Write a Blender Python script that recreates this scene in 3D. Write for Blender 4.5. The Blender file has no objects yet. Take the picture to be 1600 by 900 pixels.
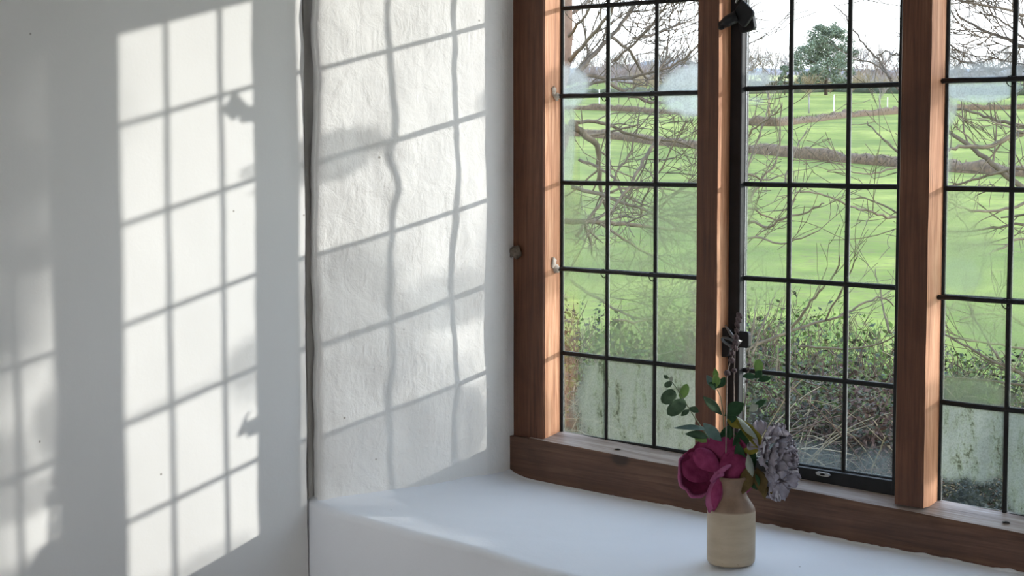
import bpy, math, random
from mathutils import Vector, noise as mnoise, Matrix

random.seed(7)
SC = bpy.context.scene
COL = SC.collection

# ------------------------------------------------------------------ camera
F = 2750.156
CAM = Vector((2.5054, -2.8701, -0.1059))
RX, RZ = -0.0813, 0.7719
Rm = Matrix.Rotation(RZ, 3, 'Z') @ Matrix.Rotation(RX, 3, 'X') @ Matrix.Rotation(0.0011, 3, 'Y')
RIGHT = Rm @ Vector((1, 0, 0)); FWD = Rm @ Vector((0, 1, 0)); UP = Rm @ Vector((0, 0, 1))
cam = bpy.data.cameras.new('camera')
cam.sensor_width = 36; cam.lens = F / 1600 * 36
cam.clip_start = 0.05; cam.clip_end = 6000
cam_ob = bpy.data.objects.new('camera', cam); COL.objects.link(cam_ob)
M = Matrix((RIGHT, UP, -FWD)).transposed().to_4x4(); M.translation = CAM
cam_ob.matrix_world = M
SC.camera = cam_ob

# ------------------------------------------------------------------ sky, sun, added room fill, exposure
SUN_TO = Vector((1, 0.9587, 0.2485)).normalized()
SC.view_settings.view_transform = 'Standard'
SC.view_settings.look = 'None'
SC.view_settings.gamma = 1.0
SC.view_settings.exposure = 0.0
world = bpy.data.worlds.new('sky'); SC.world = world; world.use_nodes = True
wn = world.node_tree; wn.nodes.clear()
wo = wn.nodes.new('ShaderNodeOutputWorld'); bg = wn.nodes.new('ShaderNodeBackground')
tc = wn.nodes.new('ShaderNodeTexCoord'); sp = wn.nodes.new('ShaderNodeSeparateXYZ')
rp = wn.nodes.new('ShaderNodeValToRGB')
rp.color_ramp.elements[0].position = 0.0; rp.color_ramp.elements[0].color = (0.93, 0.965, 1.0, 1)
rp.color_ramp.elements[1].position = 0.75; rp.color_ramp.elements[1].color = (0.50, 0.68, 0.98, 1)
e = rp.color_ramp.elements.new(0.12); e.color = (0.89, 0.945, 1.0, 1)
wn.links.new(tc.outputs['Generated'], sp.inputs[0]); wn.links.new(sp.outputs['Z'], rp.inputs[0])
wn.links.new(rp.outputs[0], bg.inputs[0]); bg.inputs[1].default_value = 4.3
wn.links.new(bg.outputs[0], wo.inputs[0])
sun = bpy.data.lights.new('sun', 'SUN'); sun.energy = 4.6; sun.angle = math.radians(0.62); sun.color = (1.0, 0.962, 0.92)
sun_ob = bpy.data.objects.new('sun', sun); COL.objects.link(sun_ob)
sun_ob.rotation_euler = SUN_TO.to_track_quat('Z', 'Y').to_euler(); sun_ob.location = (6, 6, 3)
# added fill light, set in the opening of the unseen far wall
ar = bpy.data.lights.new('added_room_fill', 'AREA'); ar.shape = 'RECTANGLE'; ar.size = 1.8; ar.size_y = 1.3
ar.energy = 20; ar.color = (0.93, 0.96, 1.0)
ar_ob = bpy.data.objects.new('added_room_fill', ar); COL.objects.link(ar_ob)
ar_ob.location = (1.9, -5.93, -0.25); ar_ob.rotation_euler = (math.radians(90), 0, 0)

# ------------------------------------------------------------------ helpers
def at(D, px, py):
    """world point at forward distance D seen at photograph pixel px,py"""
    return CAM + D * (FWD + RIGHT * ((px - 800) / F) - UP * ((py - 450) / F))
def on_y(px, py, y):
    d = FWD + RIGHT * ((px - 800) / F) - UP * ((py - 450) / F)
    return CAM + d * ((y - CAM.y) / d.y)

def tag(o, label=None, cat=None, group=None, kind=None):
    if label: o['label'] = label
    if cat: o['category'] = cat
    if group: o['group'] = group
    if kind: o['kind'] = kind
    return o
def empty(name, loc=(0, 0, 0), **k):
    o = bpy.data.objects.new(name, None); COL.objects.link(o); o.location = loc
    o.empty_display_size = 0.05
    return tag(o, **k)

class MB:
    def __init__(s): s.v = []; s.f = []; s.mi = []; s.sm = []
    def add(s, vs, fs, mi=0, smooth=True):
        n = len(s.v); s.v.extend([tuple(a) for a in vs]); s.f.extend([tuple(i + n for i in q) for q in fs])
        s.mi.extend([mi] * len(fs)); s.sm.extend([smooth] * len(fs)); return s
    def box(s, a, b, mi=0, skew=None):
        x0, y0, z0 = a; x1, y1, z1 = b
        vs = [(x0, y0, z0), (x1, y0, z0), (x1, y1, z0), (x0, y1, z0), (x0, y0, z1), (x1, y0, z1), (x1, y1, z1), (x0, y1, z1)]
        return s.add(vs, [(0, 3, 2, 1), (4, 5, 6, 7), (0, 1, 5, 4), (1, 2, 6, 5), (2, 3, 7, 6), (3, 0, 4, 7)], mi, False)
    def tube(s, pts, radii, n=6, mi=0, caps=True, smooth=True):
        pts = [Vector(p) for p in pts]
        if not hasattr(radii, '__len__'): radii = [radii] * len(pts)
        vs = []; prev = None
        for i, p in enumerate(pts):
            t = (pts[min(i + 1, len(pts) - 1)] - pts[max(i - 1, 0)])
            if t.length < 1e-9: t = Vector((0, 0, 1))
            t.normalize()
            if prev is None:
                a = Vector((0, 0, 1)) if abs(t.z) < 0.9 else Vector((1, 0, 0))
                u = t.cross(a).normalized()
            else:
                u = (prev - t * prev.dot(t))
                if u.length < 1e-6: u = t.orthogonal()
                u.normalize()
            prev = u; w = t.cross(u)
            for k in range(n):
                an = 2 * math.pi * k / n
                vs.append(p + (u * math.cos(an) + w * math.sin(an)) * radii[i])
        fs = []
        for i in range(len(pts) - 1):
            for k in range(n):
                fs.append((i * n + k, i * n + (k + 1) % n, (i + 1) * n + (k + 1) % n, (i + 1) * n + k))
        if caps:
            fs.append(tuple(range(n - 1, -1, -1))); fs.append(tuple((len(pts) - 1) * n + k for k in range(n)))
        return s.add(vs, fs, mi, smooth)
    def lathe(s, prof, n=40, c=(0, 0, 0), mi=0):
        vs = []; cx, cy, cz = c
        for r, z in prof:
            for k in range(n):
                a = 2 * math.pi * k / n; vs.append((cx + r * math.cos(a), cy + r * math.sin(a), cz + z))
        fs = [(i * n + k, i * n + (k + 1) % n, (i + 1) * n + (k + 1) % n, (i + 1) * n + k) for i in range(len(prof) - 1) for k in range(n)]
        return s.add(vs, fs, mi)
    def grid(s, P, mi=0, flip=False, closed=False):
        nr = len(P); nc = len(P[0]); vs = [p for r in P for p in r]; fs = []
        for i in range(nr - 1):
            for j in range(nc - 1 + (1 if closed else 0)):
                j2 = (j + 1) % nc
                q = (i * nc + j, i * nc + j2, (i + 1) * nc + j2, (i + 1) * nc + j)
                fs.append(q[::-1] if flip else q)
        return s.add(vs, fs, mi)
    def ball(s, c, r, n=8, m=6, sc=(1, 1, 1), jit=0.0, mi=0):
        P = []
        for i in range(m + 1):
            th = math.pi * i / m; row = []
            for k in range(n):
                a = 2 * math.pi * k / n
                d = Vector((math.sin(th) * math.cos(a), math.sin(th) * math.sin(a), math.cos(th)))
                q = 1 + jit * mnoise.noise(d * 1.7 + Vector(c) * 9)
                row.append((c[0] + d.x * r * sc[0] * q, c[1] + d.y * r * sc[1] * q, c[2] + d.z * r * sc[2] * q))
            P.append(row)
        return s.grid(P, mi, True, True)
    def build(s, name, mats, parent=None, bevel=0, solid=0):
        me = bpy.data.meshes.new(name); me.from_pydata(s.v, [], s.f)
        if not isinstance(mats, (list, tuple)): mats = [mats]
        for m in mats: me.materials.append(m)
        me.polygons.foreach_set('material_index', s.mi); me.polygons.foreach_set('use_smooth', s.sm); me.update()
        o = bpy.data.objects.new(name, me); COL.objects.link(o)
        if parent is not None:
            o.parent = parent
            w = Vector((0, 0, 0)); q = parent
            while q is not None: w += q.location; q = q.parent
            o.location = -w
        if bevel:
            b = o.modifiers.new('bevel', 'BEVEL'); b.width = bevel; b.segments = 2; b.limit_method = 'ANGLE'
        if solid:
            b = o.modifiers.new('solid', 'SOLIDIFY'); b.thickness = solid; b.offset = 0
        return o

def N(v, s=1.0, seed=0.0):
    return mnoise.noise(Vector((v[0] * s + seed, v[1] * s + seed * 1.7, v[2] * s - seed)))

# ------------------------------------------------------------------ materials
class Mat:
    def __init__(s, name):
        s.m = bpy.data.materials.new(name); s.m.use_nodes = True; s.t = s.m.node_tree; s.t.nodes.clear()
        s.out = s.n('ShaderNodeOutputMaterial')
    def n(s, kind, **kw):
        x = s.t.nodes.new(kind)
        for k, v in kw.items():
            if k in x.inputs.keys(): x.inputs[k].default_value = v
            else: setattr(x, k, v)
        return x
    def l(s, a, b): s.t.links.new(a, b)
    def math(s, op, a, b=None, c=None, clamp=False):
        x = s.n('ShaderNodeMath', operation=op); x.use_clamp = clamp
        for i, q in enumerate((a, b, c)):
            if q is None: continue
            if hasattr(q, 'links'): s.l(q, x.inputs[i])
            else: x.inputs[i].default_value = q
        return x.outputs[0]
    def pos(s): return s.n('ShaderNodeNewGeometry').outputs['Position']
    def mapped(s, scale, src=None, rot=(0, 0, 0)):
        mp = s.n('ShaderNodeMapping'); mp.inputs['Scale'].default_value = scale; mp.inputs['Rotation'].default_value = rot
        s.l(src or s.pos(), mp.inputs[0]); return mp.outputs[0]
    def noise(s, vec, scale, detail=4, rough=0.55, dist=0.0):
        x = s.n('ShaderNodeTexNoise'); x.inputs['Scale'].default_value = scale; x.inputs['Detail'].default_value = detail
        x.inputs['Roughness'].default_value = rough; x.inputs['Distortion'].default_value = dist
        s.l(vec, x.inputs['Vector']); return x.outputs['Fac']
    def ramp(s, fac, stops):
        r = s.n('ShaderNodeValToRGB'); cr = r.color_ramp
        while len(cr.elements) < len(stops): cr.elements.new(0.5)
        for el, (p, c) in zip(cr.elements, stops):
            el.position = p; el.color = (*c, 1) if len(c) == 3 else c
        s.l(fac, r.inputs[0]); return r.outputs[0]
    def mix(s, fac, a, b, blend='MIX'):
        x = s.n('ShaderNodeMix'); x.data_type = 'RGBA'; x.blend_type = blend
        for i, q in ((0, fac), (6, a), (7, b)):
            if hasattr(q, 'links'): s.l(q, x.inputs[i])
            else: x.inputs[i].default_value = q if i == 0 else (*q, 1)
        return x.outputs[2]
    def bsdf(s, col, rough=0.6, bump=None, bstr=0.3, bdist=0.002, spec=0.5, metal=0.0, sheen=0, trans=None):
        p = s.n('ShaderNodeBsdfPrincipled')
        if hasattr(col, 'links'): s.l(col, p.inputs['Base Color'])
        else: p.inputs['Base Color'].default_value = (*col, 1)
        if hasattr(rough, 'links'): s.l(rough, p.inputs['Roughness'])
        else: p.inputs['Roughness'].default_value = rough
        p.inputs['Specular IOR Level'].default_value = spec; p.inputs['Metallic'].default_value = metal
        if bump is not None:
            b = s.n('ShaderNodeBump'); b.inputs['Strength'].default_value = bstr; b.inputs['Distance'].default_value = bdist
            s.l(bump, b.inputs['Height']); s.l(b.outputs[0], p.inputs['Normal'])
        if trans:
            t = s.n('ShaderNodeBsdfTranslucent')
            if hasattr(col, 'links'): s.l(col, t.inputs[0])
            else: t.inputs[0].default_value = (*col, 1)
            mx = s.n('ShaderNodeMixShader'); mx.inputs[0].default_value = trans
            s.l(p.outputs[0], mx.inputs[1]); s.l(t.outputs[0], mx.inputs[2]); s.l(mx.outputs[0], s.out.inputs[0])
        else: s.l(p.outputs[0], s.out.inputs[0])
        return s.m

def simple(name, c, rough=0.6, var=0.15, scale=30, spec=0.4, trans=None, bstr=0.0, metal=0.0):
    m = Mat(name); v = m.noise(m.pos(), scale, 3)
    lo = tuple(x * (1 - var) for x in c); hi = tuple(min(1, x * (1 + var)) for x in c)
    return m.bsdf(m.ramp(v, [(0.3, lo), (0.7, hi)]), rough, v if bstr else None, bstr, 0.002, spec, metal, trans=trans)

def outdoor(name, c, *a, **k): return simple(name, tuple(x * 0.43 for x in c), *a, **k)

def plaster(name, c, rough_amt=1.0, stroke=True):
    m = Mat(name); P = m.pos()
    big = m.noise(P, 2.2, 3)
    st = m.noise(m.mapped((46, 46, 8)), 1.0, 5, 0.6, 0.4)      # brush strokes run up and down
    fine = m.noise(P, 190, 3, 0.6)
    lump = m.noise(P, 26, 4, 0.55, 0.6)
    pits = m.n('ShaderNodeTexVoronoi'); pits.inputs['Scale'].default_value = 42; m.l(P, pits.inputs['Vector'])
    pit = m.math('SMOOTH_MIN', m.math('MULTIPLY', pits.outputs['Distance'], 6.0), 1.0, 0.3)
    h = m.math('ADD', m.math('MULTIPLY', st, m.math('MULTIPLY', m.ramp(m.noise(P, 7, 3), [(0.38, (0.12,) * 3), (0.62, (1.0,) * 3)]), 1.1) if stroke else 0.15), m.math('MULTIPLY', fine, 0.25))
    h = m.math('ADD', h, m.math('MULTIPLY', lump, 1.5 if stroke else 0.7))
    h = m.math('ADD', h, m.math('MULTIPLY', pit, 0.22 if stroke else 0.05))
    spk = m.n('ShaderNodeTexVoronoi'); spk.inputs['Scale'].default_value = 11; m.l(P, spk.inputs['Vector'])
    spots = m.ramp(spk.outputs['Distance'], [(0.018, (0.45, 0.43, 0.40)), (0.035, (1, 1, 1))])
    lo = tuple(x * 0.955 for x in c)
    col = m.ramp(big, [(0.35, lo), (0.65, c)])
    col = m.mix(1.0, col, spots, 'MULTIPLY')
    return m.bsdf(col, 0.75, h, 0.62 * rough_amt, 0.0036, 0.25)

def wood(name, dark, mid, light, axis='Z', rough=0.5, amt=1.0, stains=True, knot=False):
    m = Mat(name); s = {'Z': (55, 55, 3.0), 'X': (3.0, 55, 55), 'Y': (55, 3.0, 55)}[axis]
    g = m.noise(m.mapped(s), 1.0, 6, 0.65, 0.8)
    s2 = {'Z': (210, 210, 7), 'X': (7, 210, 210), 'Y': (210, 7, 210)}[axis]
    g2 = m.noise(m.mapped(s2), 1.0, 4, 0.6, 0.3)
    big = m.noise(m.pos(), 6.5, 4, 0.6, 0.5)
    gg = m.math('ADD', m.math('MULTIPLY', g, 0.6), m.math('MULTIPLY', g2, 0.4))
    col = m.ramp(gg, [(0.34, dark), (0.5, mid), (0.66, light)])
    if knot:
        dst = m.n('ShaderNodeVectorMath', operation='DISTANCE'); k0 = on_y(968, 717, -0.07); mp = m.mapped((0.75, 0, 1.3)); m.l(mp, dst.inputs[0]); dst.inputs[1].default_value = (k0.x * .75, 0, k0.z * 1.3)
        col = m.mix(m.ramp(m.math('ADD', dst.outputs['Value'], m.math('MULTIPLY', big, 0.02)), [(0.024, (.9, .9, .9)), (0.034, (0, 0, 0))]), col, (0.028, 0.018, 0.014))
    if stains: col = m.mix(m.ramp(big, [(0.4, (0, 0, 0)), (0.7, (0.65, 0.65, 0.65))]), col, dark)
    return m.bsdf(col, rough, gg, 0.5 * amt, 0.0018, 0.35)

M_WALL = plaster('left_wall_paint', (0.84, 0.835, 0.815), 0.25, False)
M_REVEAL = plaster('lime_plaster', (0.84, 0.83, 0.805), 1.0, True)
M_SILL = plaster('skylit_sill', (0.90, 0.92, 0.96), 0.35, False)  # blue brightness of skylight is put into the sill colour
M_FLOOR = wood('floor_boards', (0.16, 0.09, 0.05), (0.28, 0.17, 0.10), (0.36, 0.23, 0.14), 'Y')
M_OAK = wood('stained_oak', (0.055, 0.020, 0.010), (0.118, 0.044, 0.021), (0.185, 0.078, 0.039), 'Z', 0.5)
M_OAKX = wood('stained_oak_rail', (0.055, 0.026, 0.016), (0.115, 0.055, 0.034), (0.175, 0.094, 0.058), 'X', 0.5, knot=True)
M_OAKSIDE = wood('sunlit_side_oak', (0.26, 0.10, 0.045), (0.52, 0.24, 0.12), (0.72, 0.42, 0.25), 'Z', 0.6, 1.6, False)  # side faces of the oak, colour lightened and warmed as if sunlit
M_OAKTOP = wood('pale_grey_oak', (0.17, 0.12, 0.10), (0.36, 0.29, 0.25), (0.52, 0.45, 0.41), 'X', 0.55, 1.6, False)
M_LEAD = simple('lead_came', (0.014, 0.0135, 0.013), 0.6, 0.3, 60, 0.2)
M_IRON = simple('black_iron', (0.010, 0.010, 0.011), 0.5, 0.3, 40, 0.25, bstr=0.2)
M_PUTTY = simple('pale_putty', (0.40, 0.41, 0.39), 0.7, 0.35, 120)
M_BRIGHT = simple('worn_bright_iron', (0.42, 0.40, 0.38), 0.4, 0.3, 90, 0.6, metal=0.4)
M_FLAKE = simple('flaking_paint', (0.50, 0.42, 0.34), 0.8, 0.5, 60)

def glass_clear():
    m = Mat('window_glass'); t = m.n('ShaderNodeBsdfTransparent'); t.inputs[0].default_value = (0.985, 0.995, 0.985, 1)
    g = m.n('ShaderNodeBsdfGlossy'); g.inputs['Roughness'].default_value = 0.03
    fr = m.n('ShaderNodeFresnel'); fr.inputs['IOR'].default_value = 1.45
    mx = m.n('ShaderNodeMixShader'); m.l(m.math('MULTIPLY', fr.outputs[0], 0.28), mx.inputs[0])
    m.l(t.outputs[0], mx.inputs[1]); m.l(g.outputs[0], mx.inputs[2]); m.l(mx.outputs[0], m.out.inputs[0]); return m.m
M_GLASS = glass_clear()

# condensation: patches lie where they sit on the glass plane, as (pixel x, pixel y, half width px, half height px, density, softness)
def fog_material(name, blobs, whiteness=0.5, tint=(0.52, 0.57, 0.52), base=0.0, algae=False):
    m = Mat(name); P = m.pos(); sep = m.n('ShaderNodeSeparateXYZ'); m.l(P, sep.inputs[0])
    n1 = m.noise(P, 17, 5, 0.6); n2 = m.noise(P, 5.5, 3)
    nn = m.math('ADD', m.math('MULTIPLY', m.math('SUBTRACT', n1, 0.5), 0.9), m.math('MULTIPLY', m.math('SUBTRACT', n2, 0.5), 0.8))
    tot = None; white = None
    for (px, py, hw, hh, amp, soft, wh) in blobs:
        c = on_y(px, py, 0); a = on_y(px + hw, py, 0); b = on_y(px, py + hh, 0)
        rx = abs(a.x - c.x); rz = abs(b.z - c.z)
        dx = m.math('MULTIPLY', m.math('SUBTRACT', sep.outputs['X'], c.x), 1 / rx)
        dz = m.math('MULTIPLY', m.math('SUBTRACT', sep.outputs['Z'], c.z), 1 / rz)
        d = m.math('SQRT', m.math('ADD', m.math('MULTIPLY', dx, dx), m.math('MULTIPLY', dz, dz)))
        d = m.math('ADD', d, m.math('MULTIPLY', nn, 0.55))
        mr = m.n('ShaderNodeMapRange'); mr.interpolation_type = 'SMOOTHSTEP'
        mr.inputs['From Min'].default_value = 1.0 + soft * 0.5; mr.inputs['From Max'].default_value = 1.0 - soft * 0.5
        mr.inputs['To Min'].default_value = 0; mr.inputs['To Max'].default_value = amp
        m.l(d, mr.inputs[0]); v = mr.outputs[0]
        tot = v if tot is None else m.math('MAXIMUM', tot, v)
        w = m.math('MULTIPLY', v, wh)
        white = w if white is None else m.math('MAXIMUM', white, w)
    if base: tot = m.math('MAXIMUM', tot, base)
    # fine drops
    dn = m.noise(P, 330, 2, 0.7)
    drops = m.ramp(dn, [(0.38, (0.78,) * 3), (0.55, (1, 1, 1))])
    tot = m.math('MULTIPLY', tot, drops)
    run = m.noise(m.mapped((48, 48, 2.2)), 1.0, 3, 0.6)
    tot = m.math('MULTIPLY', tot, m.math('ADD', 0.78, m.math('MULTIPLY', run, 0.42)), clamp=True)
    tr = m.n('ShaderNodeBsdfTransparent'); tr.inputs[0].default_value = (0.985, 0.995, 0.985, 1)
    rf = m.n('ShaderNodeBsdfRefraction'); rf.inputs['Roughness'].default_value = 0.30; rf.inputs['IOR'].default_value = 1.05
    rf.inputs[0].default_value = (0.95, 0.97, 0.94, 1)
    tl = m.n('ShaderNodeBsdfTranslucent')
    col = tint
    if algae:
        al = m.math('ADD', m.math('MULTIPLY', m.noise(m.mapped((40, 40, 14)), 1.0, 5, 0.7), 0.62), m.math('MULTIPLY', m.noise(P, 210, 3, 0.8), 0.40))
        colr = m.ramp(al, [(0.50, tint), (0.575, tuple(t * q for t, q in zip(tint, (0.80, 0.84, 0.70)))), (0.62, (0.03, 0.035, 0.02))])
        m.l(colr, tl.inputs[0])
    else: tl.inputs[0].default_value = (*tint, 1)
    m1 = m.n('ShaderNodeMixShader')
    wf = m.math('ADD', whiteness, m.math('MULTIPLY', white, 1.0 - whiteness), clamp=True)
    m.l(wf, m1.inputs[0]); m.l(rf.outputs[0], m1.inputs[1]); m.l(tl.outputs[0], m1.inputs[2])
    m2 = m.n('ShaderNodeMixShader'); m.l(tot, m2.inputs[0]); m.l(tr.outputs[0], m2.inputs[1]); m.l(m1.outputs[0], m2.inputs[2])
    m.l(m2.outputs[0], m.out.inputs[0]); return m.m
# the lower panes carry green growth in the damp
FOG = {
 (1, 'up'): fog_material('condensation_upper', [(884, 138, 34, 34, .75, .5, .7), (884, 220, 16, 90, .55, .5, .3), (1090, 140, 62, 42, .8, .4, .8)], 0.35, (0.36, 0.40, 0.42)),
 (1, 'mid'): fog_material('condensation_middle', [(880, 360, 38, 90, .62, .9, .1), (1075, 385, 70, 110, .68, .9, .25), (980, 425, 120, 48, .62, .9, .1), (1060, 500, 90, 90, .7, .9, .1), (940, 440, 80, 30, .7, .8, .1), (985, 560, 70, 60, .55, .8, .15)], 0.22, (0.165, 0.21, 0.14)),
 (1, 'low'): fog_material('condensation_lower', [(1010, 645, 120, 120, .86, .3, .7), (900, 700, 40, 28, .7, .7, .5)], 0.55, (0.15, 0.162, 0.13), algae=True),
 (2, 'up'): fog_material('condensation_upper_middle', [(1180, 124, 26, 12, .6, .6, .9), (1180, 158, 14, 6, .35, .6, .9)], 0.4, (0.36, 0.40, 0.42)),
 (2, 'mid'): fog_material('condensation_centre', [(1160, 330, 20, 70, .45, .9, .2), (1185, 425, 50, 40, .65, .9, .15), (1320, 440, 100, 12, .35, .9, .3), (1175, 460, 40, 26, .4, .9, .2)], 0.22, (0.165, 0.21, 0.14)),
 (2, 'low'): fog_material('condensation_base', [(1270, 725, 90, 34, .5, .9, .6), (1380, 740, 60, 34, .5, .9, .6), (1320, 590, 100, 10, .2, .9, .3)], 0.45, (0.09, 0.12, 0.135)),
 (3, 'up'): fog_material('condensation_upper_right', [(1480, 150, 18, 50, .65, .5, .5), (1535, 140, 60, 22, .8, .35, .85), (1540, 112, 70, 14, .55, .8, .8), (1474, 250, 14, 60, .4, .8, .3)], 0.35, (0.36, 0.40, 0.42)),
 (3, 'mid'): fog_material('condensation_right', [(1490, 410, 75, 70, .85, .8, .15), (1488, 350, 34, 90, .7, .9, .1), (1505, 430, 34, 28, .9, .6, .6), (1600, 450, 60, 60, .7, .9, .1), (1560, 510, 60, 30, .7, .8, .1), (1520, 615, 70, 24, .7, .8, .15)], 0.22, (0.165, 0.21, 0.14)),
 (3, 'low'): fog_material('condensation_lower_right', [(1515, 670, 105, 82, .92, .25, .7), (1610, 700, 50, 120, .92, .3, .7)], 0.55, (0.165, 0.183, 0.16), algae=True),
}

# ------------------------------------------------------------------ room shell
XW = -0.332
def wall_grid():
    mb = MB(); P = []
    ys = [-0.568 - i * 0.02 for i in range(60)] + [-1.77 - i * 0.2 for i in range(22)]
    zs = [-1.76 + i * 0.03 for i in range(84)]
    for z in zs:
        row = []
        for y in ys:
            b = 0.0035 * N((0, y, z), 3.0, 4) + 0.0012 * N((0, y, z), 11, 9)
            row.append((XW + b, y + (0.0045 * N((0, 0, z), 6, 3) + 0.002 * N((0, 0, z), 25, 1) if y == ys[0] else 0), z))
        P.append(row)
    mb.grid(P)
    mb.box((XW - 0.3, -6.0, -1.76), (XW - 0.012, -0.56, 0.76))
    return mb.build('wall_left', M_WALL)
tag(wall_grid(), kind='structure')

# reveal profile in plan (x, y): from the oak frame out to the rounded arris, and back to the left wall
def wob(z): return 0.008 * N((0, 0, z), 5.5, 2.3) + 0.0025 * N((0, 0, z), 17, 5.1)
PROF = [(-0.229, -0.040), (-0.229, -0.056), (-0.2275, -0.10), (-0.2262, -0.141), (-0.231, -0.185), (-0.238, -0.229), (-0.2475, -0.285), (-0.259, -0.34), (-0.270, -0.39), (-0.282, -0.44), (-0.2935, -0.49), (-0.304, -0.53)]
def reveal_pts(z):
    w = wob(z); pts = []
    # resample
    for i in range(len(PROF) - 1):
        a, b = PROF[i], PROF[i + 1]
        for k in range(6):
            t = k / 6; pts.append([a[0] + (b[0] - a[0]) * t, a[1] + (b[1] - a[1]) * t])
    pts.append(list(PROF[-1]))
    out = []
    for x, y in pts:
        q = min(1, max(0, (-y - 0.10) / 0.12))
        dn = 0.0085 * N((0, y, z), 4.6, 7.7) + 0.0042 * N((0, y, z), 14, 3.3) + 0.0009 * N((0, y, z), 55, 1.3)
        # hollow with a lip above it, two thirds of the way out
        dd = ((y + 0.44) / 0.07) ** 2 + ((z + 0.13) / 0.035) ** 2
        dn += -0.010 * math.exp(-dd) + 0.006 * math.exp(-(((y + 0.36) / 0.05) ** 2 + ((z + 0.20) / 0.05) ** 2))
        dd = ((y + 0.43) / 0.05) ** 2 + ((z + 0.60) / 0.05) ** 2
        dn += -0.006 * math.exp(-dd)
        out.append((x + dn * q, y + w * min(1, max(0, (-y - 0.3) / 0.2)), z))
    e = out[-1]; 
    w2 = 0.0035 * N((0, 0, z), 14, 8.8)
    for dx, dy in ((-0.0022, -0.009), (-0.0052, -0.0165), (-0.0095, -0.0215), (-0.0135, -0.0225), (-0.0172, -0.0195), (-0.0185, -0.0125), (-0.0200, -0.0100), (-0.0235, -0.0135), (-0.029, -0.0145), (-0.036, -0.0125)):
        out.append((e[0] + dx + w2 * 0.4, e[1] + dy + w2 * 0.5, z))
    return out
def build_reveal():
    mb = MB(); zs = [-1.0 + 0.006 * i for i in range(int(1.66 / 0.006) + 1)]
    mb.grid([reveal_pts(z) for z in zs])
    return mb
def sill_z(x, y):
    t = min(1.2, max(0, (-y - 0.056) / 0.5))
    zb = -0.849 - 0.006 * (x + 0.23); zf = -0.857 - 0.034 * (x + 0.28)
    if x > 0.6: zf = max(zf, -0.887)
    z = zb + (zf - zb) * t ** 1.15
    rx = -0.232 - max(0, (-y - 0.2)) * 0.235
    d = x - rx
    z += 0.016 * math.exp(-max(0, d) / 0.030) * (1 if t < 0.9 else max(0, 1 - (t - 0.9) * 4))
    z += 0.0026 * N((x, y, 0), 5, 2) + 0.0009 * N((x, y, 0), 22, 6)
    return z
def build_sill():
    mb = MB(); P = []
    xs = [-0.345 + 0.01 * i for i in range(180)]
    ys = [-0.03 - 0.0105 * i for i in range(50)]
    for x in xs:
        row = []
        wv = 0.006 * N((x, 0, 0), 4.5, 3) + 0.0022 * N((x, 0, 0), 19, 6)
        for y in ys:
            row.append((x, y, sill_z(x, y)))
        zl = row[-1][2]; yl = ys[-1]
        R = 0.016
        for k in range(1, 8):
            a = math.pi / 2 * k / 7
            row.append((x, yl - R * math.sin(a) + wv * k / 7, zl - R * 0.9 * (1 - math.cos(a)) - 0.001 * k / 7))
        y2 = row[-1][1]; z2 = row[-1][2]
        for k in range(1, 26):
            z = z2 - 0.036 * k
            row.append((x, y2 + (-0.5675 - y2) * min(1, k / 6) * 0.6 + 0.003 * N((x, 0, z), 5, 1) + 0.0010 * N((x, 0, z), 17, 1), z))
        P.append(row)
    mb.grid(P, 0, True)
    return mb
wr = empty('wall_right', (0.5, -0.3, -1.76), kind='structure')
build_reveal().build('reveal', M_REVEAL, wr)
mb = MB()   # masonry around the opening
mb.box((-0.75, -0.555, -1.76), (-0.345, 0.14, 0.78))
mb.box((-0.345, -0.530, -1.76), (-0.320, 0.10, 0.78)); mb.box((-0.32, -0.48, -1.76), (-0.30, 0.06, 0.78)); mb.box((-0.30, -0.38, -1.76), (-0.275, 0.02, 0.78)); mb.box((-0.275, -0.2, -1.76), (-0.245, 0.003, 0.78))
mb.box((-0.3, -0.545, -1.76), (1.42, 0.0, -0.905))
mb.box((1.42, -0.565, -1.76), (4.3, 0.14, 0.78))
mb.box((-0.75, -0.565, 0.48), (1.42, 0.14, 0.78))
mb.build('masonry', M_REVEAL, wr)
mb = MB(); mb.box((1.33, -0.555, -0.95), (1.43, 0.14, 0.5)); mb.build('reveal', M_REVEAL, wr)
mb = build_sill(); mb.build('window_sill', M_SILL, wr)
# rest of the room
mb = MB()
for i in range(31):
    y0 = -6 + i * 0.18
    mb.box((XW, y0 + 0.002, -1.80), (4.3, y0 + 0.178, -1.76 - 0.001 * (i % 2)))
mb.box((XW - 0.3, -6.1, -1.9), (4.4, 0.14, -1.80))
tag(mb.build('floor', M_FLOOR), kind='structure')
mb = MB(); mb.box((XW - 0.3, -6.1, 0.76), (4.4, 0.14, 0.9)); tag(mb.build('ceiling', simple('darkened_ceiling', (0.34, 0.32, 0.29), .9, .1, 3)), kind='structure')  # unseen ceiling, coloured dark to dim the light on the upper wall
mb = MB(); mb.box((4.3, -6.1, -1.8), (4.5, 0.14, 0.8)); tag(mb.build('wall_side', simple('cream_wall', (0.62, 0.60, 0.56), .9, .06, 3)), kind='structure')
mb = MB(); mb.box((XW, -6.1, -1.8), (0.9, -6.0, 0.8)); mb.box((2.9, -6.1, -1.8), (4.3, -6.0, 0.8)); mb.box((0.9, -6.1, -1.8), (2.9, -6.0, -1.0)); mb.box((0.9, -6.1, 0.45), (2.9, -6.0, 0.8))
tag(mb.build('wall_back', M_WALL), kind='structure')

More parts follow.
